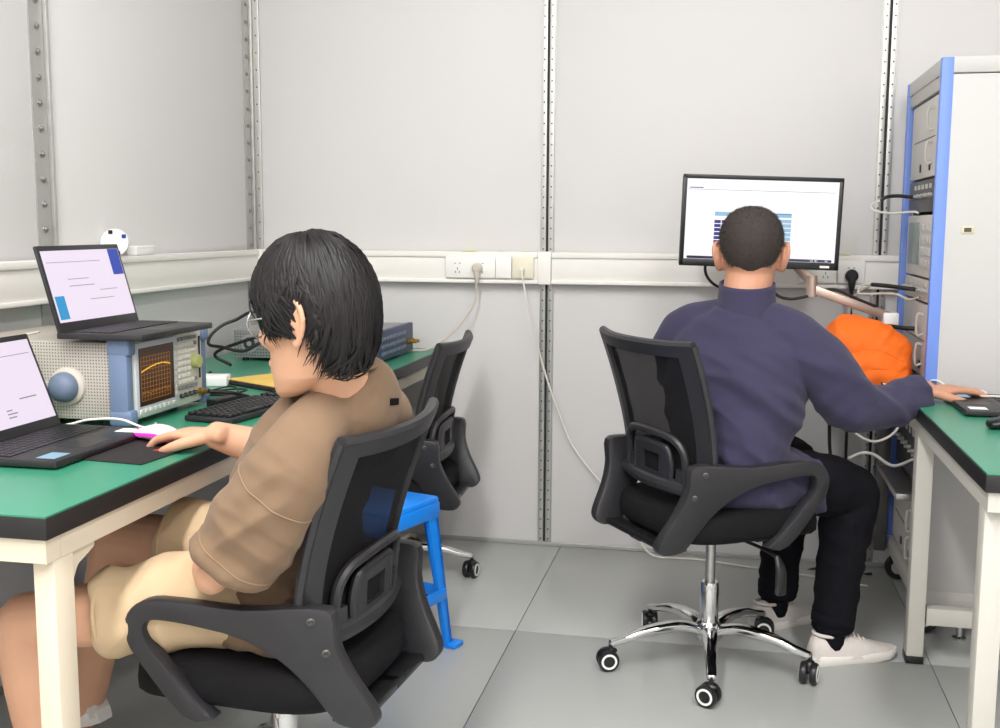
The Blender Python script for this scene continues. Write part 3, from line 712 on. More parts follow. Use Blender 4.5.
    hb = cap.build('hair', M_hairA, root, o, ang=180); hg.build('hair_locks', M_hairA, hb, o, ang=60, fix=False)
    # glasses, eyes, brows
    gl = G()
    for s_ in (-1, 1):
        gl.tube([(.108-.006*abs(math.sin(a)), s_*(.034+.025*math.cos(a)), .002+.023*math.sin(a)) for a in np.linspace(0, 2*PI, 13)[:-1]], .0013, 6, 3, True)
        gl.tube([(.104, s_*.059, .008), (.08, s_*.078, .01), (.03, s_*.084, .012), (-.012, s_*.082, .012)], .0014, 6, 5)
    gl.tube([(.108, -.01, .006), (.116, 0, .010), (.108, .01, .006)], .0012, 6, 5)
    gl = xf(gl, HM).build('glasses', M_steel, root, o, ang=180)
    for s_ in (-1, 1): xf(G().lathe([(.0235, 0), (.0235, .0012)], (.107, s_*.034, .002), (1, 0, 0), 18), HM).build('lens', M_glass, gl, o)
    for s_ in (-1, 1):
        xf(G().limb([(.086, s_*.033, .004), (.087, s_*.033, .004)], [.010, .010], n=12), HM).build('eye', M_white, root, o)
        xf(G().limb([(.094, s_*.016, .031), (.096, s_*.034, .036), (.08, s_*.054, .032)], [.002, .003, .002], n=8), HM).build('eyebrow', M_hairA, root, o)
    return root
person_a()

def person_b():
    o = np.array((.0, 3.09, 0)); root = thing('person', 'person with cropped hair, navy jacket and black trousers facing the wall monitor', 'person', o)
    fp_, ft, fh = nrm((.80, .60, 0)), nrm((.40, .92, 0)), nrm((.02, 1, -.04))
    lf = lambda f_: np.array((-f_[1], f_[0], 0)); lp, lt, lh = lf(fp_), lf(ft), lf(fh)
    HM = frame((.052, 3.13, 1.168), fh, (0, 0, 1), 1.05)
    Lsh, Lel, Lwr = (-.135, 3.19, .955), (-.10, 3.38, .74), (.02, 3.50, .645)
    Rsh, Rel, Rwr = (.19, 3.06, .955), (.33, 3.09, .765), (.552, 3.25, .79)
    Lhip, Lkn, Lan = (-.04, 3.18, .56), (.20, 3.44, .52), (.165, 3.42, .09)
    Rhip, Rkn, Ran = (.05, 3.05, .55), (.35, 3.215, .492), (.312, 3.172, .09)
    b = G()
    b.limb([(.0, 3.09, .55), (.01, 3.10, .70), (.03, 3.115, .85), (.033, 3.115, .95), (.035, 3.105, 1.0)], [(.16, .11), (.14, .1), (.165, .11), (.165, .09), (.09, .065)], [lp, lt, lt, lt, lt], 24)
    b.limb([(.036, 3.10, .98), (.04, 3.10, 1.05), (.048, 3.115, 1.10), (.052, 3.12, 1.14)], [(.07, .065), (.066, .066), (.066, .068), (.066, .068)], lh, 20)
    join(b, head_geo(HM))
    b.limb([Lsh, Lel], [.045, .04], lt); b.limb([Lel, Lwr], [.04, .03], (0, 0, 1)); b.limb([Rsh, Rel], [.045, .04], lt); b.limb([Rel, Rwr], [.04, .03], (0, 0, 1))
    join(b, hand_geo(Lwr, (.5, .5, -.2), (0, 0, -1), 1), hand_geo(Rwr, (.93, .36, .02), (.0, .0, -1), 1, curl=(.14, .26, .22), s=1.0, spread=.07))
    b.limb([Lhip, Lkn], [.08, .05], lp); b.limb([Lkn, Lan], [.05, .035], lp); b.limb([Rhip, Rkn], [.08, .05], lp); b.limb([Rkn, Ran], [.05, .035], lp)
    b.limb([Lan, (.185, 3.435, .04), (.21, 3.46, .036)], [.033, .026, .02], lp); b.limb([Ran, (.325, 3.178, .04), (.36, 3.195, .036)], [.033, .026, .02], lp)
    finish(remesh(b, .0036, 5), 'body', M_skinB, root, o)
    g = G()
    g.limb([(.005, 3.085, .52), (.005, 3.085, .60), (.008, 3.09, .70), (.022, 3.105, .82), (.03, 3.112, .915), (.033, 3.108, .975), (.036, 3.102, 1.015)], [(.185, .14), (.185, .135), (.182, .135), (.196, .145), (.195, .13), (.15, .105), (.085, .082)], [lp, lp, nrm(lp+lt), lt, lt, lt, lt], 32, 6, .3, 2.3)
    g.limb([(.01, 3.115, 1.0), (-.05, 3.15, .978), (-.105, 3.178, .955), (-.135, 3.205, .915), (-.13, 3.29, .83), Lel], [.055, .066, .074, .078, .07, .062], lt, 22); g.limb([Lel, (-.045, 3.44, .69), (.0, 3.48, .66)], [.063, .056, .05], (0, 0, 1), 22)
    g.limb([(.06, 3.10, 1.0), (.115, 3.085, .978), (.165, 3.07, .95), (.205, 3.062, .91), (.268, 3.068, .855), Rel], [.055, .066, .076, .082, .078, .070], lt, 22); g.limb([Rel, (.44, 3.17, .757), (.54, 3.242, .782)], [.066, .053, (.047, .038)], (0, 0, 1), 22, 6, .2)
    g.limb([(.06, 3.03, .56), (.15, 3.09, .545), (.225, 3.13, .525)], [(.12, .095), (.12, .092), (.115, .085)], lp, 22, 5, .2)      # skirt of the jacket over the thigh
    me = remesh(g, .0055, 8); A = np.array([[2.5, 1.5, 2.2], [7, 3, 12], [-2, 4, 2.5]])*1.0
    wrinkle(me, .014, A, lambda c: np.clip((1.02-c[:, 2])*5, 0.05, 1)); wrinkle(me, .004, np.array([[3, 2, -2], [-9, 6, 15], [4, 6, 3]]), lambda c: np.clip((.95-c[:, 2])*5, 0, 1))
    jk = finish(me, 'jacket', M_jacket, root, o)
    R = []
    for k, (h, r) in enumerate(((-.05, 1.2), (.015, 1.02), (.05, .98), (.062, .985), (.062, .92), (.02, .93))):
        R.append([np.array((.044, 3.107, 1.032))+np.array((0, .004, 1))*h+r*(.078*math.cos(a)*lh+(.076*math.sin(a))*np.array((.0, -1, -.18 if h > 0 else 0))) for a in np.linspace(0, 2*PI, 33)[:-1]])
    G().rings(R, cap=False).build('collar', M_jacket, jk, o, ang=180)
    g = G()
    g.limb([(-.02, 3.08, .53), (.02, 3.11, .56), (.06, 3.14, .57)], [(.17, .09), (.17, .1), (.15, .09)], lp, 22)
    g.limb([Lhip, (.09, 3.32, .55), Lkn, (.195, 3.44, .40), (.18, 3.43, .24), (.172, 3.425, .105)], [.1, .09, .078, .07, .06, .056], lp, 20, 6, .3)
    g.limb([Rhip, (.22, 3.14, .532), Rkn, (.345, 3.208, .40), (.33, 3.19, .24), (.318, 3.178, .10)], [.1, .09, .08, .072, .062, .056], lp, 20, 6, .3)
    me = remesh(g, .0055, 7); wrinkle(me, .006, np.array([[8, 2, 9], [3, 7, -5], [-4, 3, 10]])); finish(me, 'trousers', M_pants, root, o)
    for a_, b_ in ((Ran, (.315, 3.172, .055)), (Lan, (.165, 3.42, .055))): G().limb([(a_[0], a_[1], .14), a_, b_], [.044, .043, .04], lp, 16).build('sock', M_pants, root, o, ang=180)
    for c in ((.319, 3.179, .128), (.174, 3.427, .133)):
        G().lathe([(.056, -.018), (.0615, -.014), (.063, .01), (.060, .016)], c, (.1, .08, 1), 20).build('cuff', M_pants, root, o, ang=180)
    shoe(root, o, (.256, 3.140, 0), (.90, .43), 0, M_shoe, 'pale trainer of the nearer foot'); shoe(root, o, (.10, 3.365, 0), (.76, .65), 0, M_shoe, 'pale trainer of the further foot')
    # cropped hair: thin cap and short bristles
    C = np.array((-.002, 0, .012)); 
    def emin(a):
        a = abs(a); return .62 if a < .6 else (.1 if a < 1.15 else (-.02 if a < 1.75 else (-.05-.42*min(1, (a-1.75)/.55))))
    def P(a, e, h):
        z = C[2]+.1135*math.sin(e); zz = [r[0] for r in HR]; fx = np.interp(z, zz, [r[1] for r in HR]); bx_ = np.interp(z, zz, [r[2] for r in HR]); hw = np.interp(z, zz, [r[3] for r in HR])
        cx, rx = (fx+bx_)/2, (fx-bx_)/2; p = np.array((cx+rx*math.cos(a), hw*math.sin(a), z)); n_ = nrm(np.array((math.cos(a)*math.cos(e)/1.2, math.sin(a)*math.cos(e), math.sin(e)))); return p+n_*h, n_
    m = bpy.data.materials.get('cropped_hair') or mat('cropped_hair', '413a37', .75, var=.35, vscale=90, bump=.3, bscale=300, spec=.25)
    cap = G(); R = []
    for k in range(19):
        t = k/18; R.append([P(a, 1.5+(emin(a)-1.5)*t, .0055*(1-t**6))[0] for a in np.linspace(-PI, PI, 49)[:-1]])
    cap.rings(R); hb = xf(cap, HM).build('hair', m, root, o, ang=180)
    rnd = random.Random(5); g = G()
    for i in range(9000):
        a = rnd.uniform(-PI, PI); s_ = rnd.uniform(math.sin(emin(a)+.12), .985); e = math.asin(s_); p, n_ = P(a, e, .003)
        d = nrm(n_*.55+np.array((rnd.gauss(0, .2)-.1, rnd.gauss(0, .2), rnd.gauss(0, .2)-.55*(1-.8*math.sin(max(0, e)))))); u = nrm(np.cross(d, (rnd.random(), rnd.random(), rnd.random()))); v = np.cross(d, u); r = .0007
        q = p+d*rnd.uniform(.005, .009); b0 = len(g.v); g.v += [tuple(p+u*r), tuple(p-u*r*.5+v*r*.8), tuple(p-u*r*.5-v*r*.8), tuple(q)]; g.f += [(b0, b0+1, b0+3), (b0+1, b0+2, b0+3), (b0+2, b0, b0+3)]
    bo = xf(g, HM).build('hair_bristles', m, hb, o, ang=0, fix=False); bo['kind'] = 'stuff'
    for s_ in (-1, 1):
        xf(G().limb([(.086, s_*.033, .004), (.087, s_*.033, .004)], [.010, .010], n=12), HM).build('eye', M_white, root, o)
        xf(G().limb([(.094, s_*.016, .031), (.096, s_*.034, .036), (.08, s_*.054, .032)], [.002, .003, .002], n=8), HM).build('eyebrow', m, root, o)
    return root
person_b()
# ------------------------------------------------------------------ laptops
def rot_y(a): return Matrix.Rotation(a, 4, 'Y')
def laptop(label, loc, rz, W, D, Hs, lean, content, stickers=True, key_m=M_key):
    """hinge at the origin along y; keyboard towards +x; screen rises at the hinge, leaning back by lean"""
    t = thing('laptop', label, 'laptop', loc, rz)
    base = G().bx(-.012, D, -W/2, W/2, .003, .018, .003).build('base', M_laptop, t)
    G().bx(.004, D-.1, -W/2+.012, W/2-.012, .018, .0186).build('key_well', M_plastic_s, base)
    g = G(); n = 15; kw = (W-.03)/n
    for r in range(6):
        for c in range(n):
            if r == 5 and 4 <= c < 9:
                if c == 4: g.bx(.014+r*.0178, .028+r*.0178, -W/2+.016+c*kw, -W/2+.015+9*kw-.002, .0186, .0202, 0)
                continue
            g.bx(.014+r*.0178-(0), .029+r*.0178, -W/2+.016+c*kw, -W/2+.016+(c+1)*kw-.003, .0186, .0202)
    g.build('keys', key_m, base, ang=0)
    G().bx(D-.085, D-.02, -.05, .05, .018, .0184).build('touchpad', M_plastic_s, base)
    if stickers:
        G().bx(D-.06, D-.015, W/2-.06, W/2-.02, .018, .0184).build('sticker', M_paper, base)
        G().bx(D-.058, D-.017, -W/2+.02, -W/2+.075, .018, .0184).build('sticker', M_scr_lblue, base)
    lid = G().bx(-.009, 0, -W/2, W/2, 0, Hs, .003).build('lid', M_laptop, t); put(lid, (0, 0, .014), (0, -lean, 0))
    G().bx(0, .0006, -W/2+.010, W/2-.010, .026, Hs-.013).build('screen', M_scr_lilac, lid)
    for nm, m, y0, y1, z0, z1 in content: G().bx(.0006, .0012, -W/2+y0*W, -W/2+y1*W, z0*Hs, z1*Hs).build(nm, m, lid, ang=0)
    G().cyl((.0005, 0, Hs-.007), (.0012, 0, Hs-.007), .0022, n=10).build('webcam', M_screw_d, lid)
    return t
lines1 = [('toolbar', M_scr_line, .06, .94, .80, .806), ('text_line', M_scr_line, .70, .86, .36, .372), ('text_line', M_scr_line, .55, .62, .20, .212), ('text_line', M_scr_line, .55, .64, .235, .247), ('text_line', M_scr_line, .55, .6, .27, .282)]
laptop('black laptop with a white page on screen at the near end of the left desk', (-1.492, 2.03, ZL+.0005), 0, .365, .228, .225, .36, lines1)
lines2 = [('window_panel', M_scr_blue, .83, .965, .62, .935), ('window_panel', M_scr_cyan, .045, .15, .155, .42), ('text_line', M_scr_line, .06, .7, .80, .806), ('text_line', M_scr_line, .25, .55, .52, .528), ('text_line', M_scr_line, .6, .82, .45, .457), ('text_line', M_scr_line, .25, .5, .6, .607), ('text_line', M_scr_line, .45, .75, .35, .357)]
laptop('black laptop with blue windows on screen standing on the signal analyzer', (-1.505, 2.415, ZL+.2065), .0, .345, .205, .210, .27, lines2, False)
laptop('black laptop under the hand of the man in the navy jacket on the right desk', (.85, 3.185, ZR+.0005), PI, .31, .235, .21, .35, [], True)

# ------------------------------------------------------------------ signal analyzer
def analyzer():
    t = thing('signal_analyzer', 'beige perforated signal analyzer with blue grey bumpers and orange trace screen', 'analyzer', (-1.352, 2.268, ZL))
    G().bx(-.46, -.03, .012, .372, .016, .2, .006).build('case', M_ana, t)
    g = G()
    for x in (-.42, -.08):
        for y in (.04, .34): g.lathe([(.014, 0), (.014, .018)], (x, y, 0), n=12)
    g.build('feet', M_plastic_s, t)
    fr = G().bx(-.032, -.004, .006, .378, .016, .203, .004).build('front_panel', M_ana_front, t)
    for y0, y1 in ((-.004, .026), (.358, .388)):
        g = G().bx(-.052, -.002, y0, y1, .006, .210, .008)
        for z0, z1 in ((.006, .045), (.170, .212)): g.bx(-.054, .006, y0-.002, y1+.002, z0, z1, .009)
        g.build('bumper', M_bumper, t)
    G().bx(-.006, .001, .03, .228, .022, .198, .003).build('bezel', mat('bezel_pale', 'c9cfd8', .45), t)
    sc = G().bx(.001, .002, .042, .205, .046, .184).build('screen', M_ana_scr, t, ang=0)
    g = G(); y0, y1, z0, z1 = .05, .185, .058, .162
    for k in range(11): yy = y0+(y1-y0)*k/10; g.bx(.002, .0024, yy-.0004, yy+.0004, z0, z1)
    for k in range(11): zz = z0+(z1-z0)*k/10; g.bx(.002, .0024, y0, y1, zz-.0004, zz+.0004)
    g.build('graticule', M_grat, sc, ang=0)
    P = [(.0027, y0+(y1-y0)*k/24, .128+.012*math.sin(k/24*2.6)+random.uniform(-.0012, .0012)) for k in range(25)]
    G().tube(P, .0014, 6, 2).build('trace', M_trace, sc)
    G().tube([(.0026, y0+(y1-y0)*k/30, .076+random.uniform(-.004, .004)) for k in range(31)], .0006, 5, 1).build('trace', M_grat, sc)
    for k in range(8):
        G().box((.002, .048+.0218*k, .034), (.004, .015, .009), .001).build('soft_key', M_ana_front, t)
        G().box((.002, .216, .055+.0165*k), (.004, .009, .011), .001).build('soft_key', M_ana_front, t)
    kk = mat('key_white', 'efece2', .45); kd = mat('key_grey', '8e8d8c', .5); proto = {}
    for r in range(9):
        for c in range(6):
            y, z = .240+.0165*c, .062+.0155*r
            if c >= 4 and 2 <= r <= 5: continue
            m = kd if (r in (0, 8) or (c == 5 and r % 2)) else kk
            if m.name not in proto: proto[m.name] = G().box((0, 0, 0), (.007, .0115, .0095), .0012).build('key', m, t); put(proto[m.name], (-.002, y, z))
            else: at(proto[m.name], 'key', (-.002, y, z), parent=t)
    G().lathe([(.019, 0), (.018, .012), (.016, .016)], (-.004, .322, .122), (1, 0, 0), 20).build('dial', M_knob, t)
    G().bx(-.006, -.003, .345, .354, .075, .185).build('drive_slot', M_dark, t)
    for y in (.245, .268, .291, .314): G().lathe([(.006, 0), (.006, .008), (.003, .012)], (-.004, y, .042), (1, 0, 0), 12).build('port', M_screw_d, t)
    G().lathe([(.009, 0), (.009, .01), (.006, .012), (.006, .026)], (-.004, .344, .04), (1, 0, 0), 14).build('port', M_brass, t)
    h = G().lathe([(.046, 0), (.044, .008), (.034, .014)], (-.165, .012, .095), (0, -1, 0), 24).bx(-.46, -.15, -.006, .010, .083, .107, .006).build('handle_hub', M_ana_plain, t)
    G().lathe([(.035, .012), (.036, .02), (.033, .032), (.024, .042), (.010, .047)], (-.165, .012, .095), (0, -1, 0), 24).build('hub_cap', M_ball, h)
    return t
analyzer()

# ------------------------------------------------------------------ things on the left desk
one('mouse_pad', M_pad, 'black mouse pad under the glowing mouse on the left desk', 'mouse pad', G().box((0, 0, .0015), (.20, .30, .003), .001), (-1.215, 2.09, ZL), math.radians(-6))
tag(put(G().prism([(.024*math.cos(a)*(1+.2*math.sin(3*a)), .012*math.sin(a)) for a in np.linspace(0, 2*PI, 17)[:-1]], (0, 0, .0004), (.6, .8, 0), (-.8, .6, 0), .0008).build('printed_mark', M_red), (-1.155, 2.07, ZL+.003)), 'small red mark printed on the black mouse pad', 'print')
t = thing('computer_mouse', 'white mouse glowing pink under the hand on the left desk', 'mouse', (-1.222, 2.155, ZL+.0031), math.radians(159))
g = G().limb([(-.055, 0, .010), (-.03, 0, .016), (.0, 0, .018), (.035, 0, .014), (.055, 0, .010)], [(.022, .010), (.031, .016), (.030, .018), (.029, .013), (.024, .008)], (0, 1, 0), 20, 5); g.v = [(x, y, max(0, z)) for x, y, z in g.v]; g.build('mouse_body', M_mouse, t, ang=180)
g = G().tube([(-.052, -.018, .014), (-.02, -.0315, .018), (.03, -.029, .014), (.058, -.018, .010)], .004, 8, 5); g.tube([(-.052, .018, .014), (-.02, .0315, .018), (.03, .029, .014), (.058, .018, .010)], .004, 8, 5); g.build('light_strip', M_pink, t, ang=180)
g = G().bx(.02, .06, -.008, .008, .016, .0225, .003); g.build('scroll_wheel', M_pink, t)
def keyboard():
    t = thing('keyboard', 'black full-size keyboard lying on the left desk beside the analyzer', 'keyboard', (-1.183, 2.60, ZL), math.radians(81))
    b = G().bx(-.22, .22, -.068, .068, .002, .016, .004).build('keyboard_body', M_plastic, t)
    proto = G().box((0, 0, .004), (.0155, .0155, .008), .002, seg=1).build('key', M_key, t); first = True
    for r in range(6):
        for c in range(22):
            if c in (15, 18) or (r == 0 and c in (3, 4, 5, 6)): continue
            p = (-.207+.0196*c, -.052+.0205*r+(.004 if r == 5 else 0), .0158)
            if first: put(proto, p); first = False
            else: at(proto, 'key', p, parent=t)
    G().bx(-.148, -.078, -.061, -.044, .0158, .0235, .002).build('space_bar', M_key, t)
    return t
keyboard()
one('card_reader', M_plastic_s, 'small black box lying between the analyzer and the keyboard', 'box', G().bx(-.055, .055, -.018, .018, 0, .022, .003), (-1.295, 2.64, ZL), math.radians(75))
t = thing('document_folder', 'flat black folder under the yellow envelope on the left desk', 'folder', (-1.255, 3.025, ZL), math.radians(-30.5)); G().bx(-.19, .19, -.135, .135, 0, .012, .003).build('cover', M_pad, t)
t = thing('envelope', 'yellow envelope with a black mark lying on the black folder', 'envelope', (-1.26, 3.02, ZL+.0122), math.radians(-30.5))
G().bx(-.17, .17, -.118, .118, 0, .003, .001).build('envelope_body', M_yellow, t); G().prism([(-.118, .0), (.118, 0), (.085, .06), (-.085, .06)], (-.17, 0, .0034), (0, 1, 0), (1, 0, 0), .0008).build('flap', M_yellow, t)
tc = bpy.data.curves.new('letter', 'FONT'); tc.body = 'A'; tc.size = .045; tc.extrude = .0003; tc.shear = .2; to = bpy.data.objects.new('letter', tc); COL.objects.link(to)
bpy.context.view_layer.update(); lm = bpy.data.meshes.new_from_object(to.evaluated_get(bpy.context.evaluated_depsgraph_get())); bpy.data.objects.remove(to)
lm.materials.clear(); lo = link('letter_mark', lm, M_cable_b, t, 0); put(lo, (.105, -.10, .0034), (0, 0, math.radians(30)))
def rack_box():
    t = thing('network_instrument', 'low grey perforated instrument case with slate front near the room corner', 'instrument', (-1.165, 3.53, ZL))
    G().bx(-.53, -.02, 0, .40, .012, .108, .003).build('case', M_box_grey, t)
    G().bx(-.532, -.018, -.001, .401, .104, .110, .002).build('cover', M_box_plain, t)
    fp_ = G().bx(-.02, 0, -.012, .412, .008, .112, .003).build('front_panel', M_box_front, t)
    for k in range(9):
        for r in range(3): G().box((.003, .04+.032*k, .032+.026*r), (.006, .018, .012), .002).build('button', mat('button_grey', '6a7486', .5), t)
    for y in (.35, .385): G().lathe([(.010, 0), (.010, .012), (.006, .014), (.006, .032)], (0, y, .045), (1, 0, 0), 14).build('connector', M_brass, t)
    fan = G().lathe([(.032, 0), (.032, .004), (.024, .005)], (-.47, 0, .062), (0, -1, 0), 24).build('fan_ring', M_box_plain, t)
    G().lathe([(.022, .004), (.022, .0055)], (-.47, 0, .062), (0, -1, 0), 20).build('fan_hole', M_dark, fan); G().lathe([(.009, .005), (.009, .008)], (-.47, 0, .062), (0, -1, 0), 14).build('fan_hub', M_box_plain, fan)
    g = G()
    for x in (-.5, -.06):
        for y in (.03, .37): g.lathe([(.012, 0), (.012, .013)], (x, y, 0), n=12)
    g.build('feet', M_plastic_s, t)
rack_box()
one('power_adapter', M_white, 'small white block on the green desk behind the analyzer', 'box', G().bx(-.05, .05, -.035, .035, 0, .03, .004), (-1.50, 2.97, ZL), math.radians(15))
def cable(name, label, path, r, m, cat='cable', n=8):
    o = np.array(path[0]); return tag(put(G().tube([np.array(p)-o for p in path], r, n, 8).build(name, m, ang=180), o), label, cat)
def coil():
    P = []
    for k in range(26):
        a = 2*PI*k/12; P.append((-1.55+.13*math.cos(a)+.01*math.sin(3*a), 3.33+.06*math.sin(a), .90+.055*math.sin(a+.3)+.006*math.sin(5*a)))
    return P
cable('power_cable', 'black cable coiled in loops above the grey instrument case', [(-1.62, 3.35, ZL+.007), (-1.66, 3.33, .83)]+coil()+[(-1.40, 3.40, .90), (-1.33, 3.36, .895), (-1.30, 3.44, .892)], .0055, M_cable_b)
cable('signal_cable', 'black cable lying in curves behind the analyzer on the desk', [(-1.328, 2.612, ZL+.04), (-1.28, 2.66, ZL+.03), (-1.27, 2.74, ZL+.006), (-1.33, 2.79, ZL+.005), (-1.42, 2.78, ZL+.005), (-1.45, 2.85, ZL+.005), (-1.53, 2.86, ZL+.005), (-1.55, 3.0, ZL+.005), (-1.62, 3.2, ZL+.005)], .0048, M_cable_b)
cable('signal_cable', 'thin green and black wire tangle beside the yellow envelope', [(-1.36, 2.70, ZL+.003), (-1.31, 2.74, ZL+.02), (-1.36, 2.80, ZL+.025), (-1.41, 2.74, ZL+.012), (-1.33, 2.71, ZL+.016), (-1.30, 2.78, ZL+.02), (-1.38, 2.84, ZL+.01), (-1.45, 2.80, ZL+.004)], .0026, M_cable_b)
cable('usb_cable', 'white cable curving out from under the analyzer toward the near laptop', [(-1.33, 2.34, ZL+.003), (-1.30, 2.29, ZL+.004), (-1.31, 2.245, ZL+.012), (-1.36, 2.235, ZL+.03), (-1.43, 2.225, ZL+.028), (-1.47, 2.218, ZL+.018), (-1.50, 2.216, ZL+.012)], .003, M_cable_w)
cable('usb_cable', 'thin grey cable hanging behind the laptop on the analyzer', [(-1.60, 2.30, ZL+.22), (-1.64, 2.26, ZL+.206), (-1.70, 2.25, ZL+.16), (-1.75, 2.24, ZL+.05), (-1.78, 2.23, ZL+.004)], .003, M_cable_g)
t = thing('tape_roll', 'small white roll with blue and dark marks on the left trunking', 'tape', (XL+.036, 3.05, 1.1505))
G().lathe([(.024, -.018), (.040, -.018), (.042, -.014), (.042, .014), (.040, .018), (.024, .018)], (0, 0, .042), (.45, -.9, 0), 24).build('roll', M_white, t)
for a, m in ((.6, M_scr_blue), (1.9, M_plastic_s), (3.6, M_scr_green), (5.0, M_plastic_s)):
    c = np.array((0, 0, .042)); d = np.array((.9*math.cos(a), .45*math.cos(a), math.sin(a))); G().box(c+d*.033+np.array((.008, -.016, 0)), (.012, .008, .012), .002).build('mark', m, t)
t = thing('small_box', 'small white box beside the roll on the left trunking', 'box', (XL+.036, 3.20, 1.1505)); G().bx(-.018, .018, -.055, .055, 0, .028, .003).build('box_body', M_white, t); G().bx(-.019, .019, -.056, .056, .02, .029, .003).build('lid', M_plate, t)

# ------------------------------------------------------------------ monitor on its arm
def monitor():
    t = thing('monitor', 'black widescreen monitor with white screen on a swivel arm before the back wall', 'monitor', (.085, 3.70, 1.115)); W, H = .515, .298
    t.rotation_euler = (0, math.radians(1.6), math.radians(7))
    g = G().bx(-W/2, W/2, 0, .028, 0, H, .006).bx(-W/2+.07, W/2-.07, .026, .052, .05, H-.05, .012); g.build('housing', M_plastic_s, t)
    fr = G()
    for a in ((-W/2, W/2, H-.014, H), (-W/2, W/2, 0, .024), (-W/2, -W/2+.014, 0, H), (W/2-.014, W/2, 0, H)): fr.bx(a[0], a[1], -.006, .004, a[2], a[3], .002)
    fr.build('bezel', M_plastic_s, t)
    sc = G().bx(-W/2+.013, W/2-.013, -.002, .001, .023, H-.013).build('screen', M_scr_white, t, ang=0)
    def r(nm, m, x0, x1, z0, z1): G().bx(-W/2+x0*W, -W/2+x1*W, -.0028, -.002, z0*H, z1*H).build(nm, m, sc, ang=0)
    r('taskbar', M_scr_task, .05, .955, .083, .112)
    for k in range(5): r('taskbar_icon', M_dark, .045+.022*k, .058+.022*k, .088, .108)
    for k in range(4): r('taskbar_icon', M_scr_green if k == 2 else M_scr_white, .82+.03*k, .84+.03*k, .088, .108)
    r('toolbar_line', M_scr_line, .035, .95, .835, .840); r('toolbar_text', M_scr_task, .045, .13, .852, .862)
    r('window_bar', M_scr_lblue, .21, .69, .555, .60); r('window_bar', M_scr_cyan, .58, .69, .585, .60)
    for k in range(6):
        for j in range(3): r('table_cell', M_scr_navy, .21+.045*j, .25+.045*j, .255+.044*k, .29+.044*k)
        r('table_cell', M_scr_lblue, .48, .69, .255+.048*k, .295+.048*k)
    G().bx(W/2-.06, W/2-.03, -.0066, -.006, .007, .014).build('logo', M_white, t)
    return t
monitor()
t = thing('monitor_stand', 'silver swivel arm carrying the monitor from the rack side', 'monitor stand', (.52, 3.80, .7505))
L_ = lambda *p: tuple(np.array(p)-np.array((.52, 3.80, .7505)))
G().cyl(L_(.52, 3.80, .7515), L_(.52, 3.80, .93), .014).lathe([(.03, 0), (.03, .008), (.016, .012)], L_(.52, 3.80, .7505), n=20).build('post', M_steel, t)
G().box(L_(.52, 3.80, .945), (.05, .05, .05), .006).build('clamp', M_white, t)
d = nrm(np.array((.262, 3.76, 1.045))-np.array((.52, 3.80, .955))); M = Matrix(frame(L_(.391, 3.78, 1.0), d))
g = G().box((0, 0, 0), (.27, .026, .03), .004, M); g.build('lower_arm', M_alu, t)
g = G().cyl(L_(.262, 3.76, 1.02), L_(.262, 3.76, 1.09), .018).build('elbow_joint', M_alu, t)
d = nrm(np.array((.10, 3.775, 1.24))-np.array((.262, 3.76, 1.07))); G().box((0, 0, 0), (.20, .022, .034), .004, Matrix(frame(L_(.186, 3.768, 1.15), d))).build('upper_arm', M_alu, t)
G().box(L_(.085, 3.768, 1.265), (.09, .012, .09), .003).cyl(L_(.1, 3.77, 1.25), L_(.1, 3.80, 1.25), .018).build('mount_plate', M_steel, t)
cable('video_cable', 'black cable looping below the monitor on its left', [(-.08, 3.745, 1.16), (-.085, 3.74, 1.10), (-.06, 3.75, 1.06), (-.01, 3.8, 1.03), (.04, 3.85, .98), (.07, 3.95, .80), (.1, 4.05, .5), (.15, 4.07, .2), (.25, 4.04, .0055), (.35, 4.05, .0055)], .005, M_cable_b)
cable('video_cable', 'black cable looping below the monitor to the swivel arm', [(.14, 3.755, 1.16), (.132, 3.74, 1.08), (.145, 3.74, 1.03), (.19, 3.75, 1.012), (.25, 3.75, 1.022), (.33, 3.765, 1.045), (.42, 3.775, 1.01), (.47, 3.78, .99)], .005, M_cable_b)

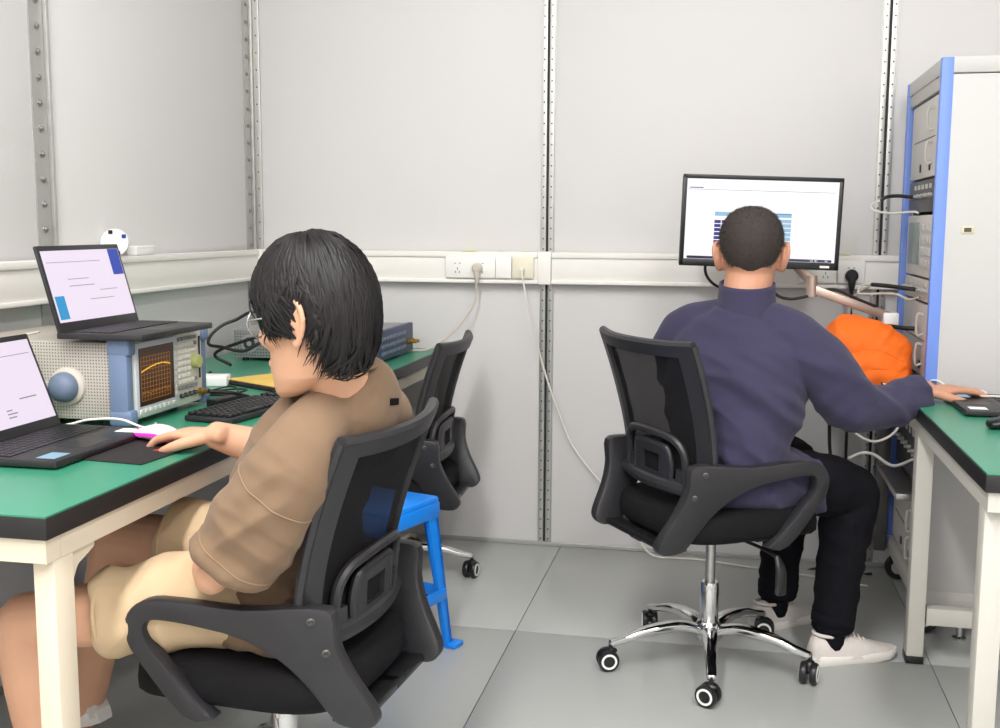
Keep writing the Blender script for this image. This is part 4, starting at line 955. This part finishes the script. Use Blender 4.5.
# ------------------------------------------------------------------ instrument rack with pull-out shelf
def rack():
    X0, X1, Y0, Y1, Z0, Z1 = .575, 1.30, 3.42, 4.06, .10, 1.738
    o = np.array((X0, Y0, 0)); t = thing('instrument_rack', 'tall white instrument rack with blue front edges at the right', 'rack', o)
    b = lambda x0, x1, y0, y1, z0, z1, bev=0, g=None: (g or G()).bx(x0-X0, x1-X0, y0-Y0, y1-Y0, z0, z1, bev)
    b(X0+.032, X1, Y0+.001, Y0+.022, Z0, 1.688, .002).build('side_panel', M_rack_w, t); b(X0+.032, X1, Y1-.022, Y1-.001, Z0, 1.688, .002).build('side_panel', M_rack_w, t)
    b(X0+.004, X1, Y0, Y1, 1.691, Z1, .004).build('top_cover', M_rack_w, t); b(X1-.02, X1, Y0+.022, Y1-.022, Z0, 1.69).build('back_panel', M_rack_w, t)
    for y0, y1 in ((Y0-.001, Y0+.026), (Y1-.026, Y1+.001)): b(X0, X0+.034, y0, y1, Z0, Z1-.002, .003).build('corner_post', M_rack_blue, t)
    h = b(X0+.008, X0+.03, Y0+.026, Y1-.026, 1.652, 1.73, .003).build('header', M_rack_g, t)
    b(X0+.006, X0+.008, Y0+.08, Y0+.13, 1.69, 1.705).build('badge', M_screw_d, h); b(X0+.006, X0+.008, Y1-.09, Y1-.05, 1.69, 1.71).build('badge', M_screw_d, h)
    for y0, y1 in ((Y0+.026, Y0+.065), (Y1-.065, Y1-.026)):
        r = b(X0+.03, X0+.05, y0, y1, Z0+.05, 1.652).build('mounting_rail', M_rack_w, t); g = G()
        for k in range(60): g.box(((X0+.0295)-X0, (y0+y1)/2-Y0, .19+k*.0242), (.002, .008, .008))
        g.build('rail_hole', M_dark, r, ang=0)
    b(X0+.004, X1, Y0, Y0+.04, Z0, Z0+.05, .002).build('bottom_rail', M_rack_g, t); b(X0+.004, X1, Y1-.04, Y1, Z0, Z0+.05, .002).build('bottom_rail', M_rack_g, t)
    b(X0+.004, X0+.05, Y0+.04, Y1-.04, Z0, Z0+.05, .002).build('bottom_rail', M_rack_g, t); b(X0+.05, X1, Y0+.04, Y1-.04, Z0+.002, Z0+.012).build('floor_plate', M_rack_g, t)
    for x, y in ((X0+.06, Y0+.05), (X0+.06, Y1-.06), (X1-.08, Y0+.05), (X1-.08, Y1-.06)):
        c = G().bx(x-X0-.02, x-X0+.02, y-Y0-.014, y-Y0+.014, .05, .10, .003).build('caster', M_screw_d, t)
        G().lathe([(.02, -.013), (.042, -.013), (.045, -.008), (.045, .008), (.042, .013), (.02, .013)], (x-X0-.02, y-Y0, .0455), (0, 1, 0), 20).build('wheel', M_plastic_s, c); G().lathe([(.024, -.0145), (.024, .0145)], (x-X0-.02, y-Y0, .0455), (0, 1, 0), 16).build('wheel_hub', M_rack_g, c)
    G().lathe([(.018, .0), (.02, .008), (.01, .012), (.008, .10)], (.715-X0, Y0+.012-Y0, 0), n=16).build('levelling_foot', M_chrome, t)
    l = b(.652, .688, Y0-.002, Y0+.003, 1.232, 1.254, .001).build('latch', mat('latch_beige', 'd8cfae', .5), t); b(.660, .680, Y0-.003, Y0-.001, 1.237, 1.249).build('latch_slot', M_screw_d, l)
    sh = b(.30, X0+.05, Y0+.07, Y1-.03, .735, .75, .003).build('pull_out_shelf', M_rack_g, t); b(.30, .318, Y0+.07, Y1-.03, .70, .735, .002).build('shelf_lip', M_plastic_s, sh)
    b(.53, X0+.05, Y0+.14, Y1-.06, .395, .415, .003).build('lower_shelf', M_steel, t)
    b(X0-.045, X0-.005, Y1-.06, Y1-.02, Z0+.0, .735, .003).build('shelf_support', mat('dark_steel', '6b6866', .45, .5), t)
rack()
def inst(label, y0, y1, z0, z1, m, extra, x=.583, dep=.45):
    t = thing('rack_instrument', label, 'instrument', (x, (y0+y1)/2, z0)); h = (y1-y0)/2; H = z1-z0
    G().bx(.022, dep, -h+.02, h-.02, .002, H-.002).build('case', M_inst, t); f = G().bx(.006, .022, -h, h, 0, H, .002).build('front_panel', m, t)
    extra(t, h, H)
def ex_blank(t, h, H):
    for z in (H*.3, H*.72):
        G().tube([(.006, -h+.10, z-.03), (-.012, -h+.10, z-.03), (-.012, -h+.10, z+.03), (.006, -h+.10, z+.03)], .004, 8, 4).build('handle', M_rack_g, t)
    G().bx(.004, .006, -h+.06, h-.06, H*.5-.001, H*.5+.001).build('seam', M_screw_d, t)
    for y in (-.12, .05): G().bx(.003, .006, y-.01, y+.01, .02, .045).build('switch', M_plastic_s, t)
def ex_ports(t, h, H):
    for k in range(6): G().lathe([(.008, 0), (.008, .01), (.005, .012), (.005, .02)], (.006, -h+.07+k*(2*h-.14)/5, H*.5), (-1, 0, 0), 12).build('connector', M_galv, t)
    for k in range(5): G().bx(.003, .006, -h+.08+k*.07, -h+.11+k*.07, H*.72, H*.86).build('button', M_rack_g, t)
def ex_screen(t, h, H):
    G().bx(.003, .006, .0, h-.05, H*.18, H*.88, .001).build('display', mat('display_grey_green', '7d8c88', .3), t)
    for r in range(4):
        for c in range(5): G().bx(.002, .006, -h+.05+c*.035, -h+.072+c*.035, H*(.16+.19*r), H*(.28+.19*r), .001).build('button', M_rack_w, t)
inst('pale grey blank instrument panel with handles at the top of the rack', 3.487, 3.993, 1.405, 1.645, M_inst, ex_blank)
inst('black instrument with a row of connectors in the upper rack', 3.487, 3.993, 1.298, 1.398, M_plastic_s, ex_ports)
inst('grey instrument with a small display in the middle of the rack', 3.487, 3.993, 1.095, 1.288, M_inst, ex_screen)
inst('flat grey instrument with connectors below the display instrument in the rack', 3.487, 3.993, 1.02, 1.088, M_rack_g, ex_ports)
inst('white module filling the rack just above the pull-out shelf', 3.487, 3.993, .79, 1.012, M_rack_w, ex_blank)
inst('dark instrument in the rack just above the lower shelf', 3.487, 3.993, .44, .64, M_plastic, ex_ports)
inst('pale grey unit at the bottom of the rack', 3.487, 3.993, .17, .38, M_inst, ex_blank)
cable('signal_cable', 'black cable sticking out of the black rack instrument', [(.585, 3.80, 1.348), (.56, 3.80, 1.348), (.53, 3.83, 1.352), (.50, 3.87, 1.35), (.49, 3.92, 1.34)], .006, M_cable_b)
cable('signal_cable', 'white cable looping out of the black rack instrument', [(.49, 3.92, 1.34), (.46, 3.94, 1.325), (.47, 3.93, 1.305), (.52, 3.88, 1.296), (.575, 3.80, 1.30), (.588, 3.78, 1.295)], .004, M_cable_w)
cable('signal_cable', 'thick black and white cable plugged in above the white rack module', [(.585, 3.70, 1.052), (.55, 3.71, 1.055), (.50, 3.75, 1.06), (.46, 3.82, 1.06)], .007, M_cable_b)
cable('signal_cable', 'beige cable drooping from the rack above the orange bag', [(.46, 3.82, 1.06), (.43, 3.85, 1.055), (.42, 3.84, 1.03), (.45, 3.80, 1.03), (.52, 3.74, 1.035), (.56, 3.70, 1.02), (.585, 3.66, 1.03)], .004, M_cable_g)
cable('signal_cable', 'beige grey cable hanging from the trunking end down to the shelf', [(.46, 3.86, 1.055), (.42, 3.90, 1.02), (.40, 3.92, .95), (.41, 3.90, .85), (.42, 3.88, .757)], .005, M_cable_g)
cable('signal_cable', 'black cable plugged low into the white rack module', [(.585, 3.66, .93), (.55, 3.67, .93), (.51, 3.70, .932), (.49, 3.72, .93)], .007, M_cable_b)
cable('usb_cable', 'white cable hanging in a loop below the pull-out shelf', [(.40, 3.50, .755), (.36, 3.47, .745), (.345, 3.47, .70), (.38, 3.46, .63), (.44, 3.45, .60), (.50, 3.45, .63), (.53, 3.46, .70), (.56, 3.47, .76)], .004, M_cable_w)
cable('usb_cable', 'white cable hanging from the rack front behind the knee', [(.585, 3.60, .52), (.52, 3.58, .50), (.46, 3.57, .535), (.42, 3.56, .54), (.38, 3.56, .52)], .005, M_cable_w)
cable('power_cable', 'black cable hanging straight below the pull-out shelf', [(.36, 3.90, .73), (.35, 3.90, .6), (.36, 3.90, .45), (.40, 3.91, .38), (.50, 3.92, .36)], .006, M_cable_b)
def bag():
    t = thing('orange_bag', 'crumpled bright orange fabric bag on the pull-out shelf', 'bag', (.44, 3.62, .7505)); o = np.array((.44, 3.62, .7505)); g = G()
    g.limb([(.34, 3.64, .86), (.385, 3.63, .885), (.44, 3.62, .88), (.51, 3.60, .835)], [(.07, .06), (.09, .075), (.085, .07), (.06, .06)], (0, 1, 0), 20); g.limb([(.36, 3.62, .81), (.43, 3.60, .82), (.51, 3.585, .80)], [(.08, .05), (.09, .06), (.07, .042)], (0, 1, 0), 20)
    g.limb([(.37, 3.58, .80), (.45, 3.56, .79), (.525, 3.555, .785)], [(.05, .03), (.06, .03), (.04, .026)], (0, 1, 0), 16)
    me = remesh(g, .005, 5); wrinkle(me, .016, np.array([[9, 3, 12], [-2, 4, 3], [3, -3, 2]])); wrinkle(me, .005, np.array([[18, 5, -14], [-4, 7, 5], [4, -3, 6]]))
    c = coords(me); c[:, 2] = np.maximum(c[:, 2], .7515); setco(me, c); finish(me, 'bag_body', M_orange, t, o)
    G().tube([np.array(p)-o for p in ((.44, 3.515, .80), (.455, 3.50, .785), (.47, 3.50, .765), (.46, 3.51, .758))], .004, 8, 5).build('drawstring', M_cable_b, t)
bag()
for (x, y, z, rz, lb) in ((.43, 3.535, .7502, .1, 'white paper sheet on the pull-out shelf under the orange bag'), (.36, 3.55, .7514, -.25, 'second white paper sheet jutting over the pull-out shelf edge')):
    tag(put(G().bx(-.075, .075, -.05, .05, 0, .001).build('paper_sheet', M_paper, ang=0), (x, y, z), (0, 0, rz)), lb, 'paper')
cable('usb_cable', 'thin white cable lying over the papers by the orange bag', [(.42, 3.53, .757), (.46, 3.50, .775), (.50, 3.49, .758), (.55, 3.47, .765), (.60, 3.41, .80), (.64, 3.38, .778)], .003, M_cable_w)
cable('usb_cable', 'white cable crossing the keyboard of the right desk laptop', [(.69, 3.36, .782), (.72, 3.30, .785), (.70, 3.26, .779), (.74, 3.22, .785), (.80, 3.20, .779)], .003, M_cable_w)
t = thing('computer_mouse', 'black mouse beside the laptop on the right desk', 'mouse', (.69, 2.87, ZR), math.radians(10)); g = G().limb([(-.05, 0, .012), (0, 0, .018), (.05, 0, .010)], [(.024, .012), (.031, .018), (.025, .01)], (0, 1, 0), 20, 6); g.v = [(x, y, max(0, z)) for x, y, z in g.v]; g.build('mouse_body', M_plastic_s, t, ang=180); G().bx(.02, .04, -.003, .003, .016, .027, .002).build('scroll_wheel', M_screw_d, t)
